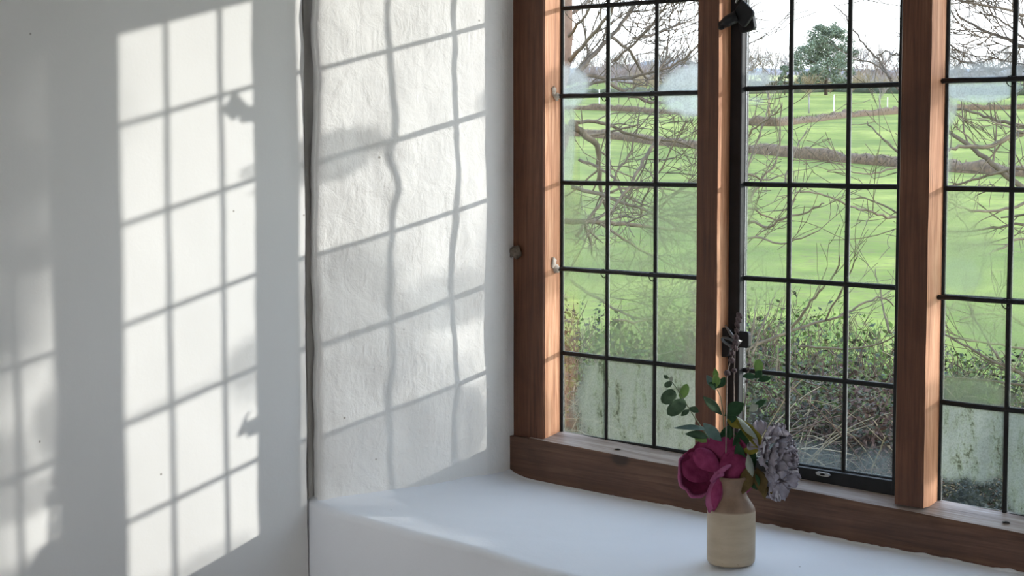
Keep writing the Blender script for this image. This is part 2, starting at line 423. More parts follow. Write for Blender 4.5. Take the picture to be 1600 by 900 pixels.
# ------------------------------------------------------------------ the window
win = empty('window_1', (0.5, -0.03, -0.85), kind='structure')
def zskew(x): return -0.0155 * (x + 0.137)      # the old frame sags to one side
FY = -0.056
def post(name, x0, x1, z0, z1, side_right=True, side_left=True, bead=False, y1=0.004):
    """upright with a slightly wavy arris; the front is stained, the sides carry sunlight in their colour"""
    n = 46; rows = []
    for i in range(n + 1):
        z = z0 + (z1 - z0) * i / n
        a = 0.0012 * N((x0, 0, z), 6, 1); b = 0.0014 * N((x1, 0, z), 7, 3); c = 0.0008 * N((x1, 0, z), 30, 3)
        rows.append([(x0 + a, y1, z), (x0 + a, FY + 0.004, z), (x0 + a + 0.003, FY + b * .4, z), (x1 + b - 0.004, FY + b * .4, z), (x1 + b + c, FY + 0.003, z), (x1 + b * 0.4, y1, z)])
    mb = MB()
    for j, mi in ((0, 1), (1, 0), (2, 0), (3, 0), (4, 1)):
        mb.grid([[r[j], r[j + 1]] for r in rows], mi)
    for r, fl in ((rows[0], 1), (rows[-1], 0)):
        mb.add(r, [tuple(range(6))[::-1] if fl else tuple(range(6))], 0, False)
    mb.sm = [False] * len(mb.sm)
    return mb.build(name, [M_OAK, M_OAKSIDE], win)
post('jamb', -0.236, -0.1355, -0.86, 0.42)
post('mullion', 0.2855, 0.3385, -0.7535, 0.40)
post('mullion', 0.757, 0.8185, -0.7735, 0.40)
post('jamb', 1.226, 1.335, -0.87, 0.42)
mb = MB(); mb.box((-0.1355, FY, 0.372), (1.226, 0.05, 0.46)); mb.build('head', M_OAKX, win)
# planted bead down the inner half of the left jamb's face
mb = MB(); P = []
for i in range(60):
    z = -0.757 + (0.42 + 0.757) * i / 59
    o = 0.0008 * N((0, 0, z), 8, 2)
    P.append([(-0.180 + o, FY + 0.002, z), (-0.1795 + o, FY - 0.0035, z), (-0.1365 + o * .5, FY - 0.0035, z), (-0.1345, FY + 0.001, z)])
mb.grid(P); mb.sm = [False] * len(mb.sm); mb.build('jamb_bead', M_OAK, win)
# bottom rail: paler grey slope on top, stained face
mb = MB(); xs = [-0.172 + i * 0.0125 for i in range(120)]
S = []; Fc = []
for x in xs:
    if x > 1.30: break
    zb = -0.7445 + zskew(x) * 1.45; zf = -0.7575 + zskew(x) * 1.6 + 0.0012 * N((x, 0, 0), 9, 1)
    yf = FY - 0.012 + 0.0012 * N((x, 0, 0), 12, 1)
    S.append([(x, 0.004, zb), (x, 0.0, zb), (x, -0.03, zb + (zf - zb) * .5), (x, yf + 0.003, zf)])
    Fc.append([(x, yf + 0.003, zf), (x, yf, zf - 0.003), (x, yf - 0.001, zf - 0.03), (x, yf + 0.0005 + 0.0015 * N((x, 0, 3), 14, 1), -0.868)])
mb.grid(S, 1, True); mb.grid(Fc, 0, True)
x0, x1 = -0.236, xs[0]
mb.box((x0, FY - 0.0125, -0.868), (x1 + 0.0002, FY + 0.02, -0.7575), 0)
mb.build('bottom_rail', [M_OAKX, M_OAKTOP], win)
# ragged plaster lip along the foot of the rail and up the jamb
mb = MB(); P = []
for i in range(260):
    x = -0.232 + i * 0.0061; h = 0.0012 + 0.0035 * N((x, 0, 0), 24, 2) + 0.002 * N((x, 0, 0), 70, 2)
    zs_ = sill_z(x, -0.072)
    P.append([(x, FY - 0.010, zs_ + max(0.0006, h)), (x, FY - 0.0145, zs_ + max(0.0006, h)), (x, FY - 0.020, zs_ + max(0, h) * .35), (x, FY - 0.030, zs_ - 0.003)])
mb.grid(P, 0, True); mb.build('plaster_lip', M_SILL, wr)
mb = MB(); P = []
for i in range(220):
    z = -0.845 + i * 0.0058; h = 0.0008 + 0.0025 * N((0, 0, z), 18, 2) + 0.0016 * N((0, 0, z), 60, 2)
    P.append([(-0.232 + max(0.0005, h), FY + 0.003, z), (-0.233 + max(0.0005, h), FY - 0.003, z), (-0.238, FY - 0.010, z)])
mb.grid(P, 0, False); mb.build('plaster_lip', M_REVEAL, wr)
# chips of plaster and bare wood, peg and nail holes
mb = MB(); c = on_y(805, 397, FY - 0.006)
mb.ball((c.x + .002, c.y, c.z + 0.004), 0.014, 12, 8, (1.0, 0.7, 1.1), 0.5); mb.ball((c.x - 0.016, c.y - 0.002, c.z - 0.001), 0.0085, 10, 6, (1, .8, 1.1), 0.6)
mb.build('peg', simple('old_peg', (0.13, 0.10, 0.075), 0.8, 0.6, 90, bstr=.3), win)
M_HOLE = simple('nail_hole', (0.008, 0.006, 0.005), 0.9, 0.1)
for px, py in ((965, 704), (1572, 816)):
    c = on_y(px, py, -0.04); mb = MB(); mb.ball((c.x, c.y, -0.7515 + zskew(c.x) * 1.52), 0.006, 10, 6, (1.2, 0.8, 0.22), 0.5)
    mb.build('nail_hole', M_HOLE, win)

def joint(mb, x, y, z, r=0.0062): mb.ball((x, y, z), r, 8, 6, (1.1, 0.62, 1.05), 0.5)
def came(mb, a, b, w, d, seed):
    """flat lead strip with rounded face, slightly wavering"""
    a = Vector(a); b = Vector(b); n = 14; vert = abs(a.z - b.z) > abs(a.x - b.x)
    P = []
    for i in range(n + 1):
        t = i / n; p = a.lerp(b, t)
        o = 0.0011 * N((p.x, p.z, 0), 7, seed); 
        if vert: p.x += o
        else: p.z += o
        ring = []
        for k, (u, v) in enumerate(((-1, .0), (-.75, -.8), (0, -1.15), (.75, -.8), (1, 0), (.75, .8), (0, 1.15), (-.75, .8))):
            ring.append((p.x + (u * w / 2 if vert else 0), p.y + v * d / 2, p.z + (0 if vert else u * w / 2)))
        P.append(ring)
    mb.grid(P, 0, vert, True)

def light(no, xs, zs, name, saddles=(), iron=None):
    """xs, zs: came centre lines from edge to edge (zs from the top down)"""
    part = MB(); y = 0.0
    cw = 0.0095
    for x in xs[1:-1]: came(part, (x, y, zs[0] + .002), (x, y, zs[-1] - .002), cw, 0.0065, x * 7)
    for z in zs[1:-1]: came(part, (xs[0] - .002, y, z), (xs[-1] + .002, y, z), cw if z not in saddles else cw * .9, 0.0065, z * 5)
    for x in xs[1:-1]:
        for z in zs[1:-1]: joint(part, x, y, z)
    # edge cames
    for x in (xs[0], xs[-1]): came(part, (x, y, zs[0]), (x, y, zs[-1]), 0.008 if iron is None else 0.003, 0.006, x)
    for z in (zs[0], zs[-1]): came(part, (xs[0], y, z), (xs[-1], y, z), 0.008, 0.006, z)
    if iron is None:
        p = part.build(name, M_LEAD, win); host = p
    else:
        fr = MB()
        X0, X1, Z0, Z1 = iron; a, b = -0.016, 0.010
        fr.box((X0, a, Z0), (xs[0] + .001, b, Z1)); fr.box((xs[-1] - .001, a, Z0), (X1, b, Z1))
        fr.box((xs[0], a, Z0), (xs[-1], b, zs[-1] + .001)); fr.box((xs[0], a, zs[0] - .001), (xs[-1], b, Z1))
        host = fr.build(name, M_IRON, win, bevel=0.002)
        part.build('lead_cames', M_LEAD, host)
    # pale putty showing round every pane, and the pane itself
    pt = MB()
    for i in range(len(xs) - 1):
        for j in range(len(zs) - 1):
            x0, x1, z1, z0 = xs[i] + cw * .42, xs[i + 1] - cw * .42, zs[j] - cw * .42, zs[j + 1] + cw * .42
            q = 0.0013; yy = 0.0018
            for r in ((x0, z0, x0 + q, z1), (x1 - q, z0, x1, z1), (x0, z0, x1, z0 + q * 1.1), (x0, z1 - q * .6, x1, z1)):
                pt.box((r[0], 0.0008, r[1]), (r[2], yy, r[3]))
            g = MB(); tx = random.uniform(-.0009, .0009); tz = random.uniform(-.0009, .0009)
            x0 -= .002; x1 += .002; z0 -= .002; z1 += .002; th = 0.0012
            def yq(u, w): return u * tx + w * tz
            vs = [(x0, yq(-1, -1) - th, z0), (x1, yq(1, -1) - th, z0), (x1, yq(1, -1) + th, z0), (x0, yq(-1, -1) + th, z0),
                  (x0, yq(-1, 1) - th, z1), (x1, yq(1, 1) - th, z1), (x1, yq(1, 1) + th, z1), (x0, yq(-1, 1) + th, z1)]
            g.add(vs, [(0, 1, 5, 4)], 0, False); g.add(vs, [(1, 2, 6, 5), (2, 3, 7, 6), (3, 0, 4, 7), (0, 3, 2, 1), (4, 5, 6, 7)], 1, False)
            zone = 'up' if j < 3 else ('mid' if j < 5 else 'low')
            g.build('pane', [FOG[(no, zone)] if j > 0 else M_GLASS, M_GLASS], host)
    pt.build('putty', M_PUTTY, host)
    return host
Z1 = [0.383, 0.191, 0.0, -0.19, -0.3805, -0.569, -0.750]
Z2 = [0.368, 0.191, 0.005, -0.186, -0.375, -0.563, -0.741]
Z3 = [0.383, 0.200, 0.009, -0.187, -0.386, -0.582, -0.7725]
h1 = light(1, [-0.134, 0.0, 0.1346, 0.283], Z1, 'leaded_light')
h2 = light(2, [0.3665, 0.4754, 0.610, 0.7285], Z2, 'iron_casement', iron=(0.339, 0.7565, -0.768, 0.372))
h3 = light(3, [0.8195, 0.9537, 1.0883, 1.2255], Z3, 'leaded_light')
# saddle bars across the fixed lights, let into the oak
def saddle(x0, x1, z, host):
    mb = MB(); pts = [(x0, -0.016, z - .001)] + [(x0 + (x1 - x0) * i / 9, -0.0105 + 0.0008 * math.sin(i), z + 0.0007 * math.sin(i * 2)) for i in range(1, 9)] + [(x1, -0.016, z)]
    mb.tube(pts, 0.0047, 8); mb.build('saddle_bar', M_IRON, host)
saddle(-0.150, 0.288, 0.0, h1); saddle(-0.150, 0.288, -0.380, h1); saddle(0.806, 1.235, 0.009, h3); saddle(0.806, 1.235, -0.386, h3)
for z in (0.0, -0.380):
    mb = MB(); mb.ball((-0.1335, -0.018, z), 0.0085, 10, 8, (.75, 1.2, 1.0), 0.7); mb.ball((-0.1345, -0.026, z + 0.012), 0.008, 8, 6, (.5, 1.0, 1.4), 0.8)
    mb.build('plug', M_FLAKE, h1)
for x, z, h in ((0.0, 0.0, h1), (0.1346, 0.0, h1), (0.0, -0.38, h1), (0.1346, -0.38, h1), (0.9537, 0.009, h3), (0.9537, -0.386, h3), (0.9537, 0.2, h3)):
    mb = MB(); pts = [(x + 0.0075 * math.cos(a), -0.010 - 0.0035 * abs(math.sin(a * .7)), z - 0.004 + 0.0095 * math.sin(a)) for a in [k * .7 for k in range(9)]]
    mb.tube(pts, 0.0011, 5); mb.build('wire_tie', M_LEAD, h)

# casement furniture
def plate(poly, y0, y1, bev=0.0035):
    mb = MB(); n = len(poly)
    vs = [(x, y0, z) for x, z in poly] + [(x, y1, z) for x, z in poly]
    mb.add(vs, [tuple(range(n)), tuple(range(2 * n - 1, n - 1, -1))] + [(i, i + n, (i + 1) % n + n, (i + 1) % n) for i in range(n)], 0, False); return mb
def rrect(cx, cz, hw, hh, r, ang=0, n=5):
    pts = []
    for q, (sx, sz) in enumerate(((1, 1), (-1, 1), (-1, -1), (1, -1))):
        for k in range(n):
            a = math.pi / 2 * (q + k / (n - 1)); x = sx * (hw - r) + r * math.cos(a); z = sz * (hh - r) + r * math.sin(a)
            pts.append((cx + x * math.cos(ang) - z * math.sin(ang), cz + x * math.sin(ang) + z * math.cos(ang)))
    return pts
# upper catch: lobed lever over a keep plate
ca = empty('window_catch', (0.352, -0.024, 0.14), label='black iron casement catch with a broad spade-shaped lever, high on the mullion', cat='catch', group=None)
p0 = on_y(1163, 36, -0.034)
o = plate(rrect(p0.x - .003, p0.z, 0.019, 0.016, 0.007, math.radians(12)), -0.026, -0.0155).build('keep_plate', M_IRON, ca, bevel=0.0015)
p1 = on_y(1158, 22, -0.05)
plate(rrect(p1.x + .003, p1.z, 0.021, 0.020, 0.008, math.radians(-42)), -0.050, -0.042).build('lever_blade', M_IRON, ca, bevel=0.0025)
mb = MB(); q0 = on_y(1128, 40, -0.05); q1 = on_y(1153, 25, -0.046)
mb.tube([(q0.x, -0.052, q0.z), ((q0.x + q1.x) / 2, -0.055, (q0.z + q1.z) / 2 - .001), (q1.x, -0.048, q1.z)], [0.008, 0.0115, 0.012], 14)
mb.build('lever_arm', M_IRON, ca)
mb = MB(); mb.ball((q0.x + .006, -0.060, q0.z - 0.006), 0.006, 10, 6, (1.3, .6, .6)); mb.build('pivot', M_IRON, ca)
mb = MB(); mb.tube([(p1.x - .013, -0.051, p1.z + .022), (p1.x - .008, -0.052, p1.z + .030), (p1.x, -0.048, p1.z + .034)], [0.002, .003, .002], 6); mb.build('scroll', M_BRIGHT, ca)
# lower catch
cb = empty('window_catch', (0.36, -0.024, -0.5), label='black iron casement catch with a loop handle, low on the mullion above the flowers', cat='catch')
p0 = on_y(1157, 531, -0.030)
plate(rrect(p0.x, p0.z, 0.0165, 0.0165, 0.006, 0), -0.026, -0.0155).build('keep_plate', M_IRON, cb, bevel=0.0015)
mb = MB(); c = on_y(1140, 535, -0.055)
pts = []
for k in range(17):
    a = 2 * math.pi * k / 16; u = 0.0175 * math.cos(a); w = 0.0062 * math.sin(a)
    an = math.radians(-24); pts.append((c.x + u * math.cos(an) - w * math.sin(an), -0.055 + 0.004 * math.cos(a), c.z + u * math.sin(an) + w * math.cos(an)))
mb.tube(pts, 0.0027, 8); mb.build('loop_handle', simple('rubbed_iron', (0.055, 0.052, 0.05), 0.3, .4, 90, 0.8), cb)
mb = MB(); a = on_y(1133, 508, -0.05); b = on_y(1146, 528, -0.05); d = on_y(1157, 536, -0.042)
mb.tube([tuple(a), ((a.x + b.x) / 2 + .002, -.052, (a.z + b.z) / 2), tuple(b), tuple(d)], [.0012, .003, .004, .006], 8); mb.build('lever_tail', simple('rubbed_iron_tail', (0.06, 0.052, 0.048), 0.35, .4, 90, 0.8), cb)
mb = MB(); q = on_y(1128, 535, -0.035)
plate(rrect(q.x, q.z, 0.019, 0.030, 0.016, 0), -0.034, -0.0155).build('back_plate', M_IRON, cb, bevel=0.002)
# stay pin on the casement's bottom rail
st = empty('casement_stay_pin', tuple(on_y(1285, 741, -0.024)), label='small bright worn iron plate with a dark hole on the black casement bottom bar', cat='window stay')
c = on_y(1284, 741, -0.024); plate([(c.x - .017, c.z), (c.x - .012, c.z + .0032), (c.x + .012, c.z + .0026), (c.x + .017, c.z - .001), (c.x + .011, c.z - .0045), (c.x - .011, c.z - .004)], -0.0215, -0.0155).build('stay_plate', M_BRIGHT, st)
mb = MB(); mb.ball((c.x, -0.0218, c.z - .0008), .005, 10, 6, (1.25, .25, .42)); mb.build('pin_hole', M_HOLE, st)

# ------------------------------------------------------------------ jar of flowers on the sill
dj = FWD + RIGHT * ((1142 - 800) / F) - UP * ((881 - 450) / F); tj = 3.0
while (CAM + dj * tj).z > sill_z((CAM + dj * tj).x, (CAM + dj * tj).y) and tj < 4: tj += 0.0005
DJ = tj; jc = CAM + dj * tj; jx, jy = jc.x, jc.y; jz = sill_z(jx, jy) + 0.0004
jar = empty('stoneware_jar', (jx, jy, jz), label='cream stoneware jar with a tan glazed shoulder, standing on the white windowsill', cat='jar')
def jar_mat():
    m = Mat('stoneware'); P = m.pos(); sep = m.n('ShaderNodeSeparateXYZ'); m.l(P, sep.inputs[0])
    n = m.noise(m.mapped((14, 14, 60)), 1, 3); sp_ = m.noise(P, 240, 3, 0.7)
    body = m.ramp(n, [(0.3, (0.42, 0.335, 0.235)), (0.7, (0.51, 0.415, 0.30))])
    body = m.mix(m.ramp(sp_, [(0.66, (0, 0, 0)), (0.72, (.6, .6, .6))]), body, (0.25, 0.18, 0.11))
    top = m.ramp(m.noise(P, 60, 3), [(0.3, (0.21, 0.135, 0.09)), (0.7, (0.28, 0.185, 0.125))])
    z = m.math('ADD', sep.outputs['Z'], m.math('MULTIPLY', m.noise(P, 18, 2), 0.003))
    mr = m.n('ShaderNodeMapRange'); mr.inputs['From Min'].default_value = jz + 0.1005; mr.inputs['From Max'].default_value = jz + 0.1035; m.l(z, mr.inputs[0])
    col = m.mix(mr.outputs[0], body, top)
    return m.bsdf(col, 0.5, n, 0.08, 0.001, 0.35)
M_JAR = jar_mat()
mb = MB()
prof = [(0.0, 0.001), (0.036, 0.001), (0.040, 0.0022), (0.0432, 0.0065), (0.0438, 0.012), (0.0440, 0.05), (0.0438, 0.0965), (0.0425, 0.104), (0.0385, 0.111), (0.0325, 0.1195), (0.0282, 0.127), (0.0262, 0.134), (0.0256, 0.146), (0.0262, 0.1535), (0.0285, 0.1575), (0.0287, 0.1605), (0.0262, 0.1625), (0.0232, 0.1605), (0.0225, 0.15), (0.0235, 0.13), (0.034, 0.112), (0.039, 0.10), (0.039, 0.012), (0.0, 0.008)]
mb.lathe(prof, 48, (jx, jy, jz)); mb.build('body', M_JAR, jar)
RIM = Vector((jx, jy, jz + 0.16))

def petal(mb, B, T, w, n, prof=None, cup=0.0, bow=0.0, ruf=0.0, nf=5.0, curl=0.0, seed=0.0, nu=11, nv=12, jag=0.0, mi=0):
    """curved blade from base B to tip T, half width w, facing n"""
    B = Vector(B); T = Vector(T); L = (T - B).length; d = (T - B).normalized()
    n = Vector(n); n = (n - d * n.dot(d)).normalized(); s_ = d.cross(n)
    P = []
    for j in range(nv + 1):
        v = j / nv; pw = prof(v); row = []
        for i in range(nu + 1):
            u = -1 + 2 * i / nu
            r = ruf * v ** 1.6 * (math.sin(nf * u + seed * 3) * .7 + 0.9 * N((u * 2.2, v * 2.2, seed), 1.1, seed)) * (0.35 + abs(u)) if ruf else 0
            vv = v + jag * v * N((u * 3.2, seed, 0), 1.5, seed)
            p = B + d * (L * vv) + s_ * (u * w * pw) + n * (cup * w * pw * pw * u * u + bow * L * math.sin(math.pi * min(1, v)) + r - curl * L * v * v)
            P_ = (p.x, p.y, p.z); row.append(P_)
        P.append(row)
    return mb.grid(P, mi)
leafp = lambda v: max(0.02, math.sin(math.pi * min(1, v ** 0.85)) ** 0.75) if v < .999 else 0.02
ovalp = lambda v: max(0.03, math.sqrt(max(0, 1 - (2 * v - 1) ** 2)))
fanp = lambda v: max(0.10, (math.sin(math.pi * 0.5 * min(1, v * 1.35)) ** 1.1) * (1 - 0.55 * max(0, (v - .72) / .28) ** 2.4))
lance = lambda v: max(0.02, math.sin(math.pi * v ** 1.1) ** 0.9) if v < .999 else .02
TOCAM = -FWD
def W(px, py, off=0.0):
    """point near the jar, off metres behind (+) or before (-) the jar's own plane"""
    return at(DJ + off, px, py)
def fabric(name, lo, hi, edge=None, trans=0.25, vein=True):
    m = Mat(name); P = m.pos(); n = m.noise(P, 70, 4, 0.6); big = m.noise(P, 22, 3)
    v = m.math('ADD', m.math('MULTIPLY', n, .55), m.math('MULTIPLY', big, .45))
    return m.bsdf(m.ramp(v, [(0.36, lo), (0.64, hi)]), 0.7, m.noise(P, 260, 3), 0.35, 0.0015, 0.25, trans=trans)
M_MAG = fabric('magenta_cloth', (0.24, 0.026, 0.092), (0.42, 0.065, 0.18), trans=0.22)
M_MAGE = fabric('pale_magenta_cloth', (0.36, 0.08, 0.19), (0.52, 0.16, 0.31), trans=0.25)
M_MAGD = fabric('deep_magenta_cloth', (0.14, 0.013, 0.05), (0.24, 0.027, 0.088), trans=0.15)
M_GREY = fabric('mauve_grey_cloth', (0.29, 0.262, 0.295), (0.48, 0.435, 0.485), trans=0.25)
M_GREYL = fabric('pale_grey_cloth', (0.50, 0.47, 0.50), (0.72, 0.69, 0.72), trans=0.3)
M_EUC = fabric('eucalyptus_green', (0.060, 0.105, 0.060), (0.10, 0.165, 0.095), trans=0.25)
M_EUCB = fabric('blue_green_leaf', (0.10, 0.175, 0.155), (0.19, 0.28, 0.25), trans=0.2)
M_LEAFD = fabric('dark_green_leaf', (0.020, 0.062, 0.026), (0.045, 0.115, 0.05), trans=0.25)
M_LEAFL = fabric('light_green_leaf', (0.20, 0.34, 0.10), (0.33, 0.48, 0.17), trans=0.4)
M_YEL = fabric('yellow_green_leaf', (0.22, 0.19, 0.030), (0.36, 0.31, 0.055), trans=0.3)
M_WHITEB = fabric('pale_leaf_back', (0.34, 0.38, 0.31), (0.48, 0.52, 0.44), trans=0.3)
M_BRN = fabric('dry_brown_leaf', (0.085, 0.055, 0.020), (0.18, 0.125, 0.045), trans=0.25)
M_STEM = simple('green_stem', (0.12, 0.15, 0.075), 0.6)
M_LAV = simple('dried_lavender', (0.115, 0.082, 0.085), 0.8, 0.4, 200)
M_LAVS = simple('dry_stem', (0.26, 0.21, 0.18), 0.7, 0.25, 200)
M_WIRE = simple('white_tip', (0.75, 0.75, 0.72), 0.5, .1)

# large magenta cloth flower
fm = empty('cloth_flower', tuple(RIM + Vector((-.02, -.02, 0))), label='large open magenta cloth flower with a drooping lower petal, hanging over the jar rim', cat='flower')
def mp(bx, by, tx, ty, w, ob, ot, nrm=(0, 0), mat=M_MAG, **k):
    n = (TOCAM + RIGHT * nrm[0] + UP * nrm[1]).normalized(); mb = MB()
    petal(mb, W(bx, by, ob), W(tx, ty, ot), w, n, k.pop('prof', wide), seed=k.pop('seed', random.random() * 9), nu=26, nv=22, **k)
    return mb.build('petal', [mat], fm, solid=0.0007)
wide = lambda v: max(0.16, math.sin(math.pi * 0.5 * min(1, v * 1.55)) * math.sqrt(max(0.0, 1 - max(0, (v - .45) / .555) ** 2.6)))
# back petals standing behind the throat
mp(1124, 744, 1098, 686, 0.036, 0.014, 0.018, (-.25, .3), ruf=0.0045, nf=5, cup=-0.12, bow=0.12, jag=.06, seed=2.1)      # top left
mp(1126, 744, 1143, 678, 0.040, 0.010, 0.010, (0, .25), ruf=0.0050, nf=5, cup=-0.22, bow=0.16, jag=.05, seed=5.3)         # top
mp(1120, 748, 1063, 716, 0.030, 0.016, 0.006, (-.2, .35), ruf=0.0040, nf=5, cup=0.10, bow=0.05, jag=.06, seed=7.7)         # far left, edge showing
# right side dome of two overlapping petals
mp(1120, 752, 1176, 728, 0.043, -0.006, 0.008, (.35, .0), ruf=0.0035, nf=4, cup=-0.40, bow=0.24, jag=.04, seed=1.4)
mp(1118, 748, 1172, 712, 0.032, -0.010, 0.004, (.1, .25), ruf=0.0030, nf=4, cup=-0.45, bow=0.22, jag=.04, seed=4.4)
mp(1120, 752, 1172, 750, 0.024, -0.012, 0.004, (.2, -.3), ruf=0.0030, nf=4, cup=-0.5, bow=0.20, jag=.04, seed=6.6)
# the left petal is a deep cup: dark inside, with a pale turned lip
def cup_pt(a, t):
    """a goes round the cup, t from its floor to the lip; an ellipse leaning to the lower left"""
    cx, cy = 1093, 738; rx, ry = 33, 37
    rr_ = t ** .8; wv = 1 + .05 * math.sin(3 * a + 1) * t + .035 * math.sin(7 * a) * t + .02 * math.sin(11 * a + 2) * t
    x = math.cos(a) * rx * rr_ * wv; y = math.sin(a) * ry * rr_ * wv; an = math.radians(-14)
    return W(cx + x * math.cos(an) - y * math.sin(an), cy + x * math.sin(an) + y * math.cos(an), 0.014 - 0.030 * t ** 2.2 * (0.75 + .35 * math.sin(a)))
mb = MB(); P = []
for i in range(13):
    t = i / 12; P.append([tuple(cup_pt(2 * math.pi * k / 48, max(.02, t))) for k in range(48)])
mb.grid(P, 0, False, True); mb.build('petal', M_MAGD, fm, solid=0.0007)
mb = MB(); P = []
for k in range(37):
    a = math.radians(35 + 200 * k / 36); e_ = math.sin(math.pi * k / 36) ** .5; wl = 1 + .5 * math.sin(k * .9) * math.sin(k * .37 + 1)
    inn = cup_pt(a, .90); top_ = cup_pt(a, 1.0) + TOCAM * .0015; cen_ = W(1093, 738, -.01); outw = (top_ - cen_).normalized()
    P.append([tuple(inn + TOCAM * .0008), tuple(top_ + TOCAM * .0025 * e_), tuple(top_ + outw * (.0022 * e_ * wl) + TOCAM * .001), tuple(top_ + outw * (.0034 * e_ * wl) - TOCAM * .006 * e_), tuple(top_ + outw * .002 * e_ - TOCAM * .016 * e_)])
mb.grid(P); mb.build('petal_lip', M_MAGE, fm, solid=0.0008)
# fold running from the throat across the upper cup
mp(1126, 740, 1086, 704, 0.020, -0.012, -0.004, (-.2, .5), ruf=0.0025, nf=4, cup=-0.45, bow=0.18, jag=.04, seed=3.8)
# lower hanging petal, folded along its middle
low = lambda v: max(.10, (.30 + .70 * math.sin(math.pi * min(1, v * 1.02)) ** 1.1) * (1 - max(0, v - .84) * 4.6))
for a_, b_, w_, nn, mt in (((1122, 744, -.022), (1108, 801, -.032), 0.0155, (-.6, 0), M_MAGE), ((1127, 744, -.024), (1114, 799, -.036), 0.0125, (.6, -.1), M_MAG)):
    mb = MB(); petal(mb, W(*a_), W(*b_), w_, (TOCAM + RIGHT * nn[0]).normalized(), low, cup=-0.75, bow=0.10, ruf=.0022, nf=4, seed=3.3, nu=18, nv=20)
    mb.build('petal', mt, fm, solid=0.0007)
mb = MB(); mb.tube([W(1112, 752, -.022), W(1119, 743, -.034), W(1128, 735, -.041), W(1137, 729, -.040), W(1142, 727, -.036)], [.004, .0055, .0048, .0040, .0022], 10)
mb.ball(W(1122, 742, -.036), 0.0075, 12, 8, (1.1, 1, .8), .9); mb.build('stamen', M_MAGE, fm)
mb = MB(); mb.tube([W(1140, 748, .004), RIM + Vector((0, 0, -.02)), RIM + Vector((0.006, 0.004, -.12))], .0022, 6); mb.build('stem', M_STEM, fm)

# ruffled grey peony
fp = empty('cloth_peony', tuple(RIM + Vector((.02, .0, 0))), label='ruffled mauve-grey cloth peony leaning over the right side of the jar', cat='flower')
ax0 = W(1178, 722, 0.004); axn = (RIGHT * 0.80 + UP * 0.10 - FWD * 0.62).normalized()
e1 = (UP * 0.93 - RIGHT * 0.30).normalized(); e1 = (e1 - axn * e1.dot(axn)).normalized(); e2 = axn.cross(e1)
ctr = W(1210, 716, 0.0)
def ell(th, ph, r=1.0):
    return ctr + axn * (0.030 * math.cos(th) * r) + (e1 * (0.057 * math.cos(ph)) + e2 * (0.040 * math.sin(ph))) * (math.sin(th) * r)
rr = random.Random(21); k = 0
for ring, (th, cnt, ln, wd) in enumerate(((0.28, 5, .026, .017), (0.62, 8, .030, .017), (0.95, 11, .031, .018), (1.28, 12, .033, .019), (1.6, 11, .034, .019))):
    for i in range(cnt):
        ph = 2 * math.pi * (i + .5 * (ring % 2)) / cnt + rr.uniform(-.2, .2); t = th + rr.uniform(-.1, .1)
        outp = ell(t, ph, 1.0); inn = ell(t + .55, ph, .62)
        nrm = (outp - ctr).normalized()
        d = (axn * 1.0 + nrm * (0.15 + .38 * ring * .5)).normalized()
        B = inn; T = outp + d * ln * .35 + Vector([rr.uniform(-.003, .003) for _ in range(3)])
        mb = MB(); petal(mb, B, T, wd * rr.uniform(.85, 1.2), (-nrm if ring < 4 else nrm), fanp, cup=rr.uniform(.2, .5), bow=rr.uniform(-.2, -.05), ruf=.0058, nf=rr.uniform(5, 9), curl=rr.uniform(-.25, .25), seed=rr.random() * 20, nu=14, nv=9, jag=.18)
        mb.build('petal', M_GREY if rr.random() < .86 else M_GREYL, fp, solid=0.0005); k += 1
for bx, by, tx, ty, w_, m_ in ((1205, 740, 1222, 779, .018, M_GREY), (1195, 738, 1208, 772, .017, M_GREY), (1222, 745, 1248, 752, .014, M_GREY), (1214, 765, 1216, 782, .006, M_GREYL), (1186, 700, 1172, 690, .014, M_GREY), (1190, 680, 1186, 657, .013, M_GREY), (1236, 735, 1246, 742, .008, M_GREYL)):
    mb = MB(); petal(mb, W(bx, by, -.02), W(tx, ty, -.012), w_, TOCAM + RIGHT * rr.uniform(-.3, .3), fanp, cup=.3, bow=.1, ruf=.005, nf=6, seed=rr.random() * 9, jag=.2, nu=14)
    mb.build('petal', m_, fp, solid=.0005)
mb = MB(); mb.tube([ax0, RIM + Vector((.008, 0, -.01)), RIM + Vector((0.01, 0, -.12))], .0022, 6); mb.build('stem', M_STEM, fp)

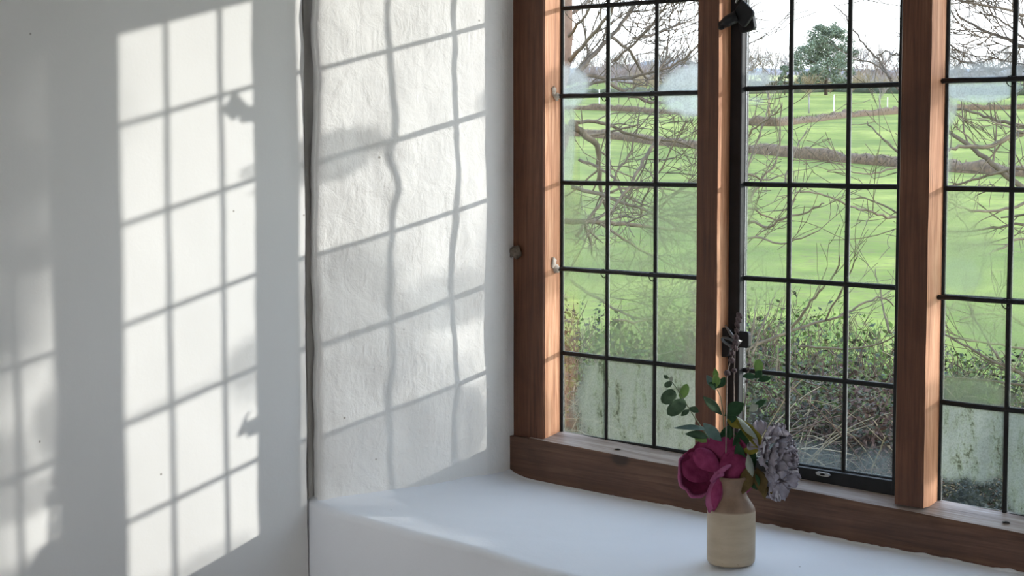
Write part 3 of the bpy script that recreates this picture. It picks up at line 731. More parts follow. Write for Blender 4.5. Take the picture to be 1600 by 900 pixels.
def sprig(name, label, cat, stem, leaves, stem_mat=None, sr=0.0011):
    r = empty(name, tuple(RIM), label=label, cat=cat)
    mb = MB(); pts = [W(*p) for p in stem]; pts = [RIM + Vector((random.uniform(-.01, .01), random.uniform(-.01, .01), -.11)), RIM + (pts[0] - RIM) * .25] + pts
    mb.tube(pts, [sr * 1.4] * 2 + [sr * (1 - .5 * i / len(stem)) for i in range(len(stem))], 6); mb.build('stem', stem_mat or M_STEM, r)
    for (bx, by, bo, tx, ty, to, w_, nx, ny, mt, pf, cu) in leaves:
        mb = MB(); petal(mb, W(bx, by, bo), W(tx, ty, to), w_, TOCAM + RIGHT * nx + UP * ny, pf, cup=cu, bow=0.06, ruf=.0006, nf=3, seed=random.random() * 9, nu=8, nv=12)
        mb.build('leaf', mt, r, solid=.0005)
    return r
sprig('eucalyptus_sprig', 'sprig of round dark green eucalyptus leaves reaching up in front of the foggy left panes', 'foliage',
      [(1135, 720, .01), (1112, 692, .012), (1092, 662, .01), (1074, 634, .008), (1060, 610, .006), (1046, 592, .006), (1041, 586, .006)], [
      (1055, 611, .004, 1034, 629, -.002, .0125, .1, .1, M_EUC, ovalp, .12), (1071, 626, .004, 1043, 648, -.004, .0130, -.1, .2, M_EUC, ovalp, .1),
      (1063, 623, .012, 1074, 600, .014, .0085, .3, 0, M_LEAFL, ovalp, .15), (1076, 637, .006, 1092, 644, .0, .0065, .1, .5, M_EUC, lance, .2), (1078, 640, .006, 1064, 650, .0, .005, 0, .5, M_EUC, lance, .2),
      (1050, 598, .0, 1038, 603, .004, .0055, 0, 0, M_EUC, ovalp, .2), (1044, 592, 0, 1037, 586, .003, .0035, 0, 0, M_EUC, lance, .2), (1047, 597, .003, 1050, 588, .003, .0035, .2, 0, M_WHITEB, lance, .2)], sr=.0012)
sprig('eucalyptus_sprig', 'low sprig of long blue-green leaves spreading just above the magenta flower', 'foliage',
      [(1130, 715, .02), (1118, 695, .02), (1104, 680, .02)], [
      (1112, 672, .012, 1053, 669, .0, .0062, 0, .9, M_EUCB, lance, .2), (1110, 684, .016, 1070, 678, .008, .0085, .0, .6, M_EUC, lance, .3),
      (1128, 690, .0, 1099, 661, -.004, .0105, -.3, .2, M_EUCB, lance, .25), (1108, 690, .014, 1084, 684, .012, .006, 0, .3, M_LEAFL, lance, .2), (1126, 694, .01, 1140, 664, .004, .012, .3, .2, M_LEAFD, lance, .3)])
sprig('leafy_bud_sprig', 'short sprig with a cup-shaped bud of small light green leaves, against the mullion', 'foliage',
      [(1138, 715, .01), (1131, 670, .012), (1130, 645, .012), (1126, 620, .01), (1119, 606, .008)], [
      (1119, 607, .0, 1104, 586, .0, .007, -.4, .1, M_EUCB, lance, .4), (1119, 607, .0, 1133, 589, -.002, .0075, .4, .1, M_LEAFD, lance, .4), (1119, 606, -.005, 1118, 584, -.010, .0078, 0, .2, M_LEAFL, lance, .4),
      (1119, 595, .004, 1117, 575, .0, .0052, 0, .2, M_LEAFL, lance, .3), (1119, 608, -.004, 1108, 598, -.012, .006, 0, .4, M_LEAFD, ovalp, .3),
      (1129, 649, .005, 1098, 619, .0, .0085, -.2, .35, M_EUC, lance, .25), (1132, 650, .004, 1163, 630, .0, .0135, .1, .5, M_LEAFD, lance, .2), (1135, 660, .004, 1150, 648, .0, .008, .1, .4, M_LEAFD, ovalp, .2)])
sprig('leafy_sprig', 'thin sprig of small glossy leaves with a pale green tip, before the middle casement', 'foliage',
      [(1155, 715, .012), (1163, 670, .012), (1172, 640, .01), (1178, 612, .008), (1183, 590, .008), (1187, 575, .008)], [
      (1183, 589, .006, 1160, 588, .0, .0065, 0, .6, M_LEAFD, lance, .2), (1180, 591, .004, 1190, 579, .0, .0075, .2, .5, M_LEAFD, lance, .2), (1183, 595, .004, 1205, 590, .0, .0062, .1, .4, M_LEAFD, lance, .25),
      (1185, 583, .006, 1185, 561, .004, .0085, 0, 0, M_LEAFL, ovalp, .2), (1170, 643, .004, 1185, 633, 0, .007, 0, .3, M_WHITEB, lance, .3), (1176, 638, .006, 1197, 625, .0, .0062, .1, .4, M_LEAFD, lance, .2)])
ly = sprig('dark_leaf_cluster', 'cluster of dark leaves filling the jar mouth behind the magenta flower', 'foliage', [(1150, 720, .02), (1152, 690, .02)], [
      (1150, 720, .016, 1138, 665, .012, .016, -.2, .1, M_LEAFD, lance, .2), (1152, 722, .014, 1160, 668, .008, .016, .2, .1, M_LEAFD, lance, .2), (1158, 730, .01, 1176, 690, .01, .014, .3, .1, M_LEAFD, lance, .2),
      (1160, 735, .008, 1152, 690, -.008, .010, -.1, .1, M_LEAFD, lance, .3), (1140, 720, .02, 1126, 678, .02, .014, -.2, 0, M_LEAFD, lance, .2), (1162, 745, -.002, 1180, 705, -.004, .010, .1, 0, M_LEAFD, lance, .3)])
r = sprig('yellowing_leaf', 'yellow-green leaf folded over to show its pale back, beside the grey peony', 'foliage', [(1160, 730, .0), (1168, 712, -.004)], [
      (1150, 654, .004, 1189, 699, -.018, .0150, .4, .3, M_YEL, lambda v: ovalp(v) * (.6 + .5 * v), .3), (1150, 650, .0, 1184, 688, -.024, .0095, .9, .5, M_WHITEB, lance, -.5), (1133, 648, .006, 1158, 670, .0, .010, -.1, .4, M_YEL, lance, .3), (1162, 705, -.004, 1186, 700, -.02, .008, 0, -.3, M_YEL, ovalp, .2)])
r = sprig('dry_leaf', 'dry brown leaves drooping over the rim between the jar and the grey peony', 'foliage', [(1160, 745, -.010), (1166, 735, -.02)], [
      (1176, 722, -.016, 1160, 772, -.034, .014, -.3, 0, M_BRN, lance, -.3), (1182, 730, -.016, 1192, 772, -.030, .013, .2, 0, M_BRN, lance, .3), (1190, 742, -.012, 1195, 781, -.022, .007, .1, 0, M_BRN, lance, .3),
      (1186, 735, -.010, 1206, 772, -.018, .012, .3, 0, M_BRN, lance, .2), (1168, 708, -.018, 1176, 745, -.030, .0085, .5, 0, M_WHITEB, lance, -.6), (1170, 735, -.02, 1183, 765, -.03, .012, 0, 0, M_LEAFD, lance, .2)])

def lavender(label, stem, buds):
    r = empty('lavender_stem', tuple(RIM), label=label, cat='dried flower')
    mb = MB(); pts = [RIM + Vector((0, 0, -.11))] + [W(*p) for p in stem]
    mb.tube(pts, [0.0011] * (len(pts) - 1) + [.0007], 6); mb.build('stem', M_LAVS, r)
    for (x, y, off, rad, m_) in buds:
        mb = MB(); c = W(x, y, off)
        for q in range(m_):
            a = 2.4 * q; dd = Vector((math.cos(a), math.sin(a), .35 * math.sin(q * 1.7))) * rad * .75
            mb.ball(c + dd, rad * .62, 6, 5, (1, 1, 1.35), .8)
        mb.build('bud_whorl', M_LAV, r)
    return r
lavender('tall dried lavender stem whose brown spike rises above the black loop handle',
         [(1146, 720, .006), (1147, 660, .004), (1147, 600, .004), (1148, 560, .002), (1149, 530, .0), (1152, 505, .0), (1155, 489, .0)],
         [(1147, 579, .004, .0040, 5), (1149, 545, .0, .0040, 6), (1149, 536, .0, .0045, 7), (1150, 527, .0, .0042, 6), (1151, 517, .0, .0040, 6), (1152, 508, .0, .0042, 7), (1154, 500, .0, .0046, 8), (1155, 493, .0, .0046, 8)])
lavender('dried lavender stem with spaced brown buds, bending toward the taller spike',
         [(1134, 720, -.004), (1135, 650, -.006), (1136, 590, -.006), (1139, 572, -.005), (1145, 556, -.004), (1149, 530, -.002)],
         [(1136, 583, -.006, .0048, 6), (1143, 563, -.004, .0048, 7), (1144, 552, -.004, .0042, 6), (1146, 543, -.003, .0038, 5)])
lavender('short thin dried lavender stem with a dark spike, before the middle casement',
         [(1158, 715, .014), (1161, 660, .014), (1166, 610, .014), (1169, 580, .014), (1170, 566, .014)],
         [(1166, 596, .014, .0026, 4), (1168, 584, .014, .0028, 5), (1169, 577, .014, .003, 6), (1170, 570, .014, .0026, 5)])

# ------------------------------------------------------------------ the land outside
HZ = [(4, -2.55), (9, -2.35), (14, -2.25), (20, -2.22), (35, -2.1), (60, -1.9), (80, -1.6), (100, -1.05), (125, 0.0), (150, 1.3), (200, 3.3), (260, 6.6), (330, 9.4), (400, 12.4), (550, 21), (800, 24), (2500, 26)]
def hz(D):
    if D <= HZ[0][0]: return HZ[0][1]
    for (a, za), (b, zb) in zip(HZ, HZ[1:]):
        if D <= b:
            t = (D - a) / (b - a); return za + (zb - za) * t
    return HZ[-1][1]
FH = Vector((FWD.x, FWD.y, 0)).normalized(); RH = Vector((RIGHT.x, RIGHT.y, 0)).normalized()
def land(D, s):
    """point of the land D metres ahead of the window's viewer and s to the side"""
    p = CAM + FH * D + RH * s; z = hz(D) + (0.05 * N((p.x, p.y, 0), .12, 3) * min(3, D / 30))
    return Vector((p.x, p.y, z))
def D_of(py):
    lo, hi = 8.0, 2400
    best = None; D = 9.0
    while D < 700:
        y = 224 - (hz(D) + .1059) * F / D
        if best is None or abs(y - py) < best[0]: best = (abs(y - py), D)
        D *= 1.01
    return best[1]
def ground_at(px, py):
    D = D_of(py); return D, (px - 800) / F * D
def grass_mat():
    m = Mat('meadow_grass'); P = m.pos()
    a = m.noise(P, 0.055, 4, 0.6); b = m.noise(P, 0.45, 6, 0.72); c = m.noise(P, 3.2, 6, 0.8)
    col = m.ramp(m.math('ADD', m.math('MULTIPLY', a, .55), m.math('MULTIPLY', b, .45)), [(0.40, (0.080, 0.118, 0.020)), (0.5, (0.140, 0.180, 0.032)), (0.60, (0.235, 0.262, 0.058))])
    col = m.mix(m.ramp(c, [(0.50, (0, 0, 0)), (0.60, (.75, .75, .75))]), col, (0.115, 0.100, 0.045))
    return m.bsdf(col, 0.9, b, 0.4, 0.06, 0.1)
mb = MB(); P = []
Ds = [4 * 1.055 ** i for i in range(112)]
for D in Ds:
    P.append([tuple(land(D, s)) for s in [(-26 + k) / 26 * max(14, D * 0.9) for k in range(53)]])
mb.grid(P, 0, True)
fld = mb.build('meadow', grass_mat()); tag(fld, kind='structure')
for pl in fld.data.polygons: pass

M_HEDGE = outdoor('hedge_twigs', (0.21, 0.135, 0.075), 0.9, 0.55, 5)
M_HEDGEG = outdoor('hedge_leaves', (0.085, 0.10, 0.045), 0.9, 0.4, 3)
M_BARK = outdoor('grey_bark', (0.20, 0.155, 0.095), 0.85, 0.35, 25)
M_BARKD = outdoor('dark_twig', (0.145, 0.103, 0.068), 0.85, 0.3, 25)
M_TRUNK = outdoor('brown_trunk', (0.34, 0.22, 0.16), 0.85, 0.3, 18)
M_FARW = outdoor('hazed_winter_wood', (0.62, 0.54, 0.50), 0.9, 0.2, .3)  # far twigs paled, distance haze is in the colour
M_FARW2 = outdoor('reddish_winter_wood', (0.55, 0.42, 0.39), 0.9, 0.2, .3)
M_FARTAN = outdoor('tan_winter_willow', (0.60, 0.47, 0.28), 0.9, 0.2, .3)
M_EVER = outdoor('evergreen_leaves', (0.29, 0.35, 0.235), 0.8, 0.5, .8)
M_STRAW = outdoor('straw_bramble', (0.42, 0.34, 0.22), 0.8, 0.3, 9)
M_BRAM = outdoor('brown_bramble', (0.15, 0.085, 0.055), 0.8, 0.4, 9)
M_BLEAF = outdoor('bramble_leaf', (0.13, 0.19, 0.05), 0.7, 0.6, 4, trans=.25)
M_BLEAFD = outdoor('dark_bramble_leaf', (0.030, 0.044, 0.016), 0.7, 0.6, 4)
M_DEADL = outdoor('dead_leaf', (0.095, 0.045, 0.034), 0.8, 0.5, 6)

# hedges: a wavering bank clothed in short twigs
def hedge(name, label, path, h, wd, mat, dens=5, seed=1):
    r = random.Random(seed)
    pts = [land(*ground_at(px, py)) for px, py in path]
    root = empty(name, tuple(pts[0]), label=label, cat='hedge')
    # resample
    fine = []
    for a, b in zip(pts, pts[1:]):
        n = max(2, int((b - a).length / 0.8))
        for k in range(n): fine.append(a.lerp(b, k / n))
    fine.append(pts[-1])
    mb = MB(); P = []
    for i, p in enumerate(fine):
        t = (fine[min(i + 1, len(fine) - 1)] - fine[max(0, i - 1)]); t.z = 0; t.normalize(); s = Vector((t.y, -t.x, 0))
        hh = h * (1 + .3 * N(p, .3, seed) + .45 * N(p, 1.1, seed)); row = []
        for u, v in ((-1, -.15), (-.95, .35), (-.7, .8), (-.2, 1), (.3, .98), (.75, .75), (1, .3), (1, -.15)):
            q = p + s * (u * wd * (1 + .2 * N(p + Vector((u, v, 0)), 1.1, 3))) + Vector((0, 0, v * hh)); row.append(tuple(q))
        P.append(row)
    mb.grid(P, 0); mb.build('hedge_bank', mat, root)
    tw = MB()
    for p in fine:
        for _ in range(dens):
            c = p + Vector((r.uniform(-wd, wd), r.uniform(-wd, wd), h * r.uniform(.1, .85)))
            d = Vector((r.gauss(0, .5), r.gauss(0, .5), 1.0)).normalized() * r.uniform(.25, .6) * h
            k = Vector((r.uniform(-1, 1), r.uniform(-1, 1), 0)).normalized() * .025
            tw.add([c - k, c + k, c + d], [(0, 1, 2)], 0, False)
    o = tw.build('hedge_twigs', M_BARKD, root); o['kind'] = 'stuff'
    tw = MB()
    for p in fine:
        for _ in range(dens // 2):
            c = p + Vector((r.uniform(-wd, wd), r.uniform(-wd, wd), h * r.uniform(.2, .9)))
            d = Vector((r.gauss(0, .6), r.gauss(0, .6), 1.0)).normalized() * r.uniform(.25, .6) * h; k = Vector((r.uniform(-1, 1), r.uniform(-1, 1), 0)).normalized() * .03
            tw.add([c - k, c + k, c + d], [(0, 1, 2)], 0, False)
    o = tw.build('hedge_twigs', M_STRAW, root); o['kind'] = 'stuff'
hedge('field_hedge', 'long brown winter hedge crossing the meadow, nearer than the other', [(820, 205), (900, 212), (985, 218), (1080, 230), (1160, 234), (1240, 245), (1400, 258), (1500, 268), (1640, 280), (1800, 296)], 0.55, 0.42, M_HEDGE, 16, 3)
hedge('field_hedge', 'farther brown hedge at the head of the near meadow, dipping in the middle', [(830, 168), (960, 172), (1080, 178), (1155, 194), (1210, 196), (1260, 190), (1320, 182), (1405, 176), (1500, 172), (1700, 168)], 0.62, 0.42, M_HEDGE, 14, 5)
hedge('boundary_hedge', 'low olive hedge line along the top of the bright green fields', [(800, 151), (960, 152), (1160, 146), (1300, 143), (1500, 148), (1720, 150)], 1.3, 1.3, M_HEDGEG, 6, 8)

# bare trees -------------------------------------------------
def grow(mb, p, d, L, r, depth, rnd, n=4, spread=.6, up=.15, kids=(2, 4), stop=.0018, wig=.13, hang=0.0):
    """a wandering branch with side shoots"""
    segs = max(3, min(7, int(L / .09) + 2)) if depth else 3
    pts = [Vector(p)]; dirs = []; dd = Vector(d).normalized()
    for i in range(segs):
        dd = (dd + Vector((rnd.gauss(0, wig), rnd.gauss(0, wig), rnd.gauss(0, wig) + up * .35 - hang))).normalized()
        pts.append(pts[-1] + dd * (L / segs)); dirs.append(dd.copy())
    rad = [max(stop, r * (1 - .6 * i / segs)) for i in range(segs + 1)]
    mb.tube(pts, rad, n if r > .006 else 3, caps=False)
    if depth <= 0: return
    for k in range(rnd.randint(*kids)):
        t = rnd.uniform(.2, 1.0); i = min(segs - 1, int(t * segs)); q = pts[i].lerp(pts[i + 1], t * segs - i)
        side = Vector((rnd.gauss(0, 1), rnd.gauss(0, 1), rnd.gauss(0, 1))).normalized()
        nd = (dirs[i] + side * spread).normalized()
        grow(mb, q, nd, L * rnd.uniform(.45, .75), max(stop, r * (1 - .6 * t) * .62), depth - 1, rnd, n, spread, up, kids, stop, wig, hang)

def pix_limbs(name, label, trunk, limbs, D, mat, seed, stop=.0015, depth=3, shoot=(.28, .55), kids=(2, 4), every=0.10, group=None, trunk_mat=None, spread=.65, r0scale=1.0, up=.3, cat='tree'):
    """a tree near the house: trunk down to the ground, limbs drawn by hand, twigs grown from them"""
    rnd = random.Random(seed); base = land(D, (trunk[0][0] - 800) / F * D)
    root = empty(name, tuple(base), label=label, cat=cat, group=group)
    mb = MB(); pts = [base + Vector((0, 0, -.1))] + [at(D, *q[:2]) for q in trunk]
    mb.tube(pts, [trunk[0][2] * 1.25] + [q[2] for q in trunk], 10); mb.build('trunk', trunk_mat or mat, root)
    for limb in limbs:
        off = limb[0]; r = limb[1]; P = [at(D + off * (i / max(1, len(limb) - 3)), x, y) for i, (x, y) in enumerate(limb[2:])]
        # smooth by subdivision with a little waver
        fine = []
        for i in range(len(P) - 1):
            a0 = P[max(0, i - 1)]; a1 = P[i]; a2 = P[i + 1]; a3 = P[min(len(P) - 1, i + 2)]
            for k in range(5):
                t = k / 5; q = ((a1 * 2) + (a2 - a0) * t + (a0 * 2 - a1 * 5 + a2 * 4 - a3) * t * t + (a1 * 3 - a0 - a2 * 3 + a3) * t ** 3) * .5
                fine.append(q + Vector((rnd.gauss(0, .003), rnd.gauss(0, .003), rnd.gauss(0, .003))))
        fine.append(P[-1]); nn = len(fine)
        r *= .68; lm = MB(); lm.tube(fine, [max(stop, r * (1 - .65 * i / nn)) for i in range(nn)], 7)
        lm.build('branch', mat, root)
        tw = MB(); acc = 0
        for i in range(1, nn):
            acc += (fine[i] - fine[i - 1]).length
            if acc > every:
                acc = 0
                d = (fine[i] - fine[i - 1]).normalized(); s = (RIGHT * rnd.gauss(0, 1) + UP * rnd.gauss(up, 1) + FWD * rnd.gauss(0, .6)).normalized()
                grow(tw, fine[i], (d + s * spread * 1.3).normalized(), rnd.uniform(*shoot) , max(stop * 1.2, r * (1 - .65 * i / nn) * .5), depth - 1, rnd, 4, spread, .1, kids, stop)
        if tw.v: o = tw.build('twigs', mat, root); o['kind'] = 'stuff'
    return root

pix_limbs('garden_tree', 'leafless garden tree with a reddish trunk high beside the sunlit jamb', [(850, 470, .040), (850, 300, .036), (858, 190, .03), (880, 120, .024), (887, 60, .022), (886, -40, .020), (882, -160, .018)], [
    [.5, .020, (888, 128), (915, 98), (950, 62), (985, 18), (1015, -40)],
    [-.6, .014, (888, 95), (925, 55), (960, 8), (985, -40)],
    [.4, .015, (887, 132), (930, 118), (985, 150), (1040, 160), (1090, 140)],
    [-.4, .011, (886, 60), (915, 22), (940, -30)],
    [.6, .011, (955, 58), (985, 80), (1010, 120), (1040, 112), (1085, 85)],
    [.3, .010, (990, 60), (1035, 48), (1085, 30)],
    [-.5, .011, (890, 140), (940, 128), (1000, 118), (1060, 98), (1100, 60)],
    [.4, .012, (888, 30), (930, -10), (990, -60)],
    [-.3, .009, (960, 95), (1000, 60), (1040, 10), (1050, -30)],
    [.3, .008, (1010, 130), (1040, 90), (1046, 30), (1060, -30)]], 7.2, M_BARKD, 11, depth=3, every=.085, stop=.0020, trunk_mat=M_TRUNK)
pix_limbs('garden_tree', 'leafless grey tree whose crooked low boughs spread across the lower panes beside the reveal', [(848, 640, .04), (852, 500, .036), (858, 360, .034), (868, 250, .03), (888, 196, .024)], [
    [.3, .026, (893, 190), (908, 208), (932, 228), (936, 262), (938, 300), (948, 330)],
    [.5, .020, (880, 346), (930, 346), (985, 350), (1030, 356), (1095, 362)],
    [-.4, .015, (896, 292), (950, 308), (1010, 330), (1090, 372)],
    [.5, .014, (893, 190), (940, 192), (1000, 215), (1060, 222), (1100, 240)],
    [-.5, .015, (1030, 215), (1008, 245), (990, 280), (962, 322), (925, 352)],
    [.3, .012, (900, 370), (935, 320), (965, 270), (990, 225), (1000, 170)],
    [-.3, .011, (905, 250), (950, 270), (985, 310), (1040, 330)],
    [.3, .011, (912, 345), (922, 380), (925, 400)],
    [.4, .010, (940, 350), (985, 380), (1030, 405), (1080, 425)],
    [-.5, .011, (895, 440), (940, 470), (990, 495), (1060, 500)],
    [.4, .009, (960, 500), (1010, 500), (1050, 470), (1080, 430)],
    [.3, .009, (950, 300), (1010, 292), (1070, 300), (1110, 320)],
    [-.3, .008, (1000, 340), (1010, 300), (1040, 250), (1072, 190)]], 7.8, M_BARK, 12, depth=3, shoot=(.25, .5))
pix_limbs('garden_tree', 'leafless tree whose fine dark twigs hang over the sky in the rightmost light', [(1690, 500, .06), (1680, 250, .06), (1670, 100, .055), (1680, -100, .05)], [
    [.4, .017, (1672, 120), (1620, 85), (1575, 62), (1530, 45), (1495, 22)],
    [-.4, .013, (1672, 70), (1610, 30), (1560, 12), (1500, 2)],
    [.5, .013, (1675, 130), (1610, 105), (1560, 108), (1510, 98), (1476, 82)],
    [-.3, .012, (1675, 20), (1610, 0), (1560, -20), (1500, -40)],
    [.3, .010, (1650, 95), (1600, 60), (1560, 30), (1520, 18)]], 7.6, M_BARKD, 31, depth=3, every=.06, stop=.0022, shoot=(.28, .5), up=.1)
pix_limbs('sapling', 'thin bare sapling leaning across the sky in the panes nearest the thick mullion', [(1440, 640, .02), (1438, 400, .018), (1434, 210, .014)], [
    [.5, .009, (1432, 165), (1392, 125), (1372, 92), (1345, 62), (1320, 25), (1303, 8)],
    [.5, .007, (1392, 122), (1370, 102), (1335, 92), (1322, 85)],
    [.5, .007, (1430, 85), (1400, 86), (1384, 82), (1365, 88)]], 7.3, M_BARKD, 35, depth=1, shoot=(.06, .16), kids=(0, 1), every=.12, stop=.002)
pix_limbs('garden_tree', 'leafless tree with thick mossy boughs crossing the green field in the rightmost light', [(1720, 640, .07), (1715, 450, .065), (1700, 330, .06)], [
    [.4, .024, (1700, 320), (1640, 320), (1585, 285), (1530, 240), (1490, 210), (1462, 195)],
    [-.3, .020, (1700, 200), (1620, 205), (1580, 212), (1545, 228), (1500, 230), (1470, 240)],
    [.5, .016, (1700, 215), (1620, 200), (1570, 192), (1530, 178), (1490, 168)],
    [.4, .012, (1660, 270), (1600, 262), (1540, 275), (1490, 290), (1465, 285)],
    [-.4, .011, (1660, 300), (1600, 318), (1550, 330), (1500, 325), (1478, 310)],
    [.4, .011, (1680, 355), (1600, 350), (1540, 358), (1480, 362)],
    [-.3, .010, (1660, 380), (1600, 372), (1560, 390), (1530, 400)],
    [.3, .010, (1475, 300), (1440, 250), (1400, 235), (1375, 212), (1355, 190)],
    [-.5, .010, (1480, 350), (1420, 344), (1380, 335), (1335, 325), (1290, 305), (1250, 300)],
    [.3, .008, (1440, 344), (1400, 330), (1350, 310), (1320, 312)],
    [-.3, .008, (1430, 240), (1400, 262), (1360, 272), (1330, 268)]], 7.0, M_BARK, 33, depth=3, shoot=(.2, .38), kids=(1, 3), every=.13)
pix_limbs('sapling', 'leafless sapling with upswept twigs in the leftmost panes of the black casement', [(1128, 640, .022), (1132, 480, .02), (1138, 400, .018)], [
    [.3, .010, (1138, 372), (1160, 330), (1185, 290), (1215, 240), (1222, 160)],
    [-.3, .010, (1135, 400), (1165, 350), (1200, 355), (1226, 340), (1262, 330), (1288, 318)],
    [.4, .009, (1130, 250), (1160, 268), (1195, 282), (1225, 272)],
    [.3, .008, (1136, 330), (1165, 268), (1190, 200), (1200, 165)],
    [-.3, .008, (1150, 260), (1170, 210), (1200, 185), (1222, 165)],
    [-.4, .008, (1140, 378), (1180, 372), (1230, 378), (1280, 360)],
    [.4, .008, (1130, 130), (1165, 102), (1176, 90)], [.3, .007, (1130, 120), (1170, 112), (1195, 92)],
    [.3, .007, (1138, 345), (1172, 325), (1220, 345), (1240, 310), (1244, 275)],
    [.3, .007, (1225, 290), (1240, 240), (1262, 200)]], 6.8, M_BARK, 41, depth=2, every=.15, shoot=(.14, .26), kids=(1, 2), up=.9, cat='tree')
pix_limbs('sapling', 'thin leafless shrub arching across the lower panes of the black casement', [(1128, 720, .02), (1140, 640, .018), (1150, 580, .016)], [
    [.4, .013, (1150, 560), (1200, 530), (1260, 510), (1320, 490), (1370, 465), (1396, 478)],
    [-.3, .011, (1230, 522), (1262, 478), (1290, 445), (1308, 420), (1312, 400)],
    [.3, .008, (1170, 560), (1178, 500), (1182, 465)], [.3, .008, (1175, 555), (1195, 500), (1212, 455)],
    [-.3, .008, (1290, 500), (1320, 440), (1340, 395)], [.3, .008, (1390, 520), (1378, 470), (1368, 420)],
    [-.4, .009, (1250, 540), (1320, 545), (1380, 535), (1420, 500)]], 8.2, M_BARK, 43, depth=2, shoot=(.14, .32), kids=(1, 2), up=.7)
pix_limbs('sapling', 'leafless bramble-like shrub low in the rightmost light, above the foggy bottom panes', [(1690, 700, .03), (1680, 640, .028)], [
    [.3, .013, (1675, 620), (1600, 585), (1540, 558), (1500, 535), (1468, 520)],
    [-.4, .010, (1680, 560), (1600, 545), (1540, 535), (1480, 525)],
    [.4, .011, (1660, 610), (1580, 600), (1520, 592), (1470, 590)],
    [-.3, .009, (1640, 540), (1590, 500), (1540, 490), (1500, 500)],
    [.3, .008, (1560, 560), (1530, 510), (1510, 470)]], 7.4, M_BARK, 47, depth=3, shoot=(.14, .3), kids=(1, 3), up=.3)

# trees in the fields and on the skyline ------------------------------
def small_tree(name, label, D, s, h, mat, seed, crown=.55, group=None, cat='tree', bare_trunk=.3, tmat=None, depth=3, stop=.03):
    rnd = random.Random(seed); b = land(D, s); root = empty(name, tuple(b), label=label, cat=cat, group=group)
    mb = MB(); mb.tube([b - Vector((0, 0, .3)), b + Vector((0, 0, h * bare_trunk)), b + Vector((rnd.uniform(-.1, .1), 0, h * .62))], [h * .026, h * .022, h * .012], 6); mb.build('trunk', tmat or mat, root)
    tw = MB()
    for k in range(13):
        a = rnd.uniform(0, 6.28); z = rnd.uniform(bare_trunk, .62)
        grow(tw, b + Vector((0, 0, h * z)), Vector((math.cos(a) * crown, math.sin(a) * crown, 1.0)), h * (.95 - z) * rnd.uniform(.55, .85), max(stop, h * .008), depth - 1, rnd, 3, .55, .2, (3, 4), stop, .14)
    o = tw.build('twigs', mat, root); o['kind'] = 'stuff'
    return root
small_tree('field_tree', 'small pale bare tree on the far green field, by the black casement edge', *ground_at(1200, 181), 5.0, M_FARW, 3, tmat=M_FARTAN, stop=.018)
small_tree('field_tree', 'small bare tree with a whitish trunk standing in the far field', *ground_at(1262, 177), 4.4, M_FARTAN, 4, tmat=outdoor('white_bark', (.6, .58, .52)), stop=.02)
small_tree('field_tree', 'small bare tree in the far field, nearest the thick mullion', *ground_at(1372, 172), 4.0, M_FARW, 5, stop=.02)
def stake(label, px, py, h, w=.05):
    D, s = ground_at(px, py); b = land(D, s); mb = MB(); mb.box((b.x - w, b.y - w, b.z - .2), (b.x + w, b.y + w, b.z + h))
    mb.add([(b.x - w, b.y - w, b.z + h), (b.x + w, b.y - w, b.z + h), (b.x + w, b.y + w, b.z + h), (b.x - w, b.y + w, b.z + h), (b.x, b.y, b.z + h + .08)], [(0, 1, 4), (1, 2, 4), (2, 3, 4), (3, 0, 4)], 0, False)
    o = mb.build('field_post', M_WPOST); tag(o, label, 'post')
M_WPOST = simple('white_post', (.6, .6, .58), .7)
stake('thin white post in the far field, just beside the casement middle bar', 1301, 173, 1.9)
stake('short white post in the far field near the thick mullion', 1384, 170, 1.4)
stake('white post against the far hedge, seen through the lights beside the reveal', 936, 168, 2.2)

# evergreen: clustered leaf clumps on crooked limbs
def evergreen(label, D, px, ybase, ytop, hw, seed, clumps=70, name='evergreen_tree', mat=None, leaf=.20, per=95):
    rnd = random.Random(seed); s = (px - 800) / F * D; b = land(D, s)
    H = (ybase - ytop) / F * D; Wd = hw / F * D; b.z = -.1059 + (224 - ybase) / F * D
    root = empty(name, tuple(b), label=label, cat='tree')
    tr = MB(); lf = MB()
    tr.tube([b - Vector((0, 0, 4)), b + Vector((0, 0, H * .3)), b + Vector((.2, .1, H * .6)), b + Vector((-.1, 0, H * .92))], [H * .03, H * .026, H * .016, H * .006], 7)
    for c in range(clumps):
        z = rnd.uniform(.06, 1.0) ** .85; wmax = Wd * (1.1 if z < .5 else 1.1 * (1 - .62 * ((z - .5) / .5) ** 1.5))
        a = rnd.uniform(0, 6.28); q = wmax * math.sqrt(rnd.uniform(.03, 1)) * .85
        cc = b + Vector((math.cos(a) * q, math.sin(a) * q, H * (z * .93)))
        if rnd.random() < .4: tr.tube([b + Vector((0, 0, H * z * .7)), cc], [.06, .03], 4)
        R = H * rnd.uniform(.06, .12)
        for _ in range(per):
            d = Vector((rnd.gauss(0, 1), rnd.gauss(0, 1), rnd.gauss(0, .75))); d = d.normalized() * R * rnd.uniform(.35, 1.05)
            p = cc + d; u = Vector((rnd.gauss(0, 1), rnd.gauss(0, 1), rnd.gauss(0, 1))).normalized() * leaf * rnd.uniform(.4, 1); v = u.orthogonal().normalized() * leaf * .4
            lf.add([p - v, p + u * .5, p + v, p - u * .5], [(0, 1, 2, 3)], 0, False)
    tr.build('trunk', M_BARKD, root); o = lf.build('foliage', mat or M_EVER, root); o['kind'] = 'stuff'
evergreen('broad dark evergreen tree against the white sky, in the middle of the black casement', 300, 1288, 140, 36, 54, 5, 105, leaf=.34, per=130)
evergreen('round dark evergreen bush beside the big evergreen tree', 300, 1224, 134, 102, 15, 6, 22, leaf=.36, name='evergreen_bush')

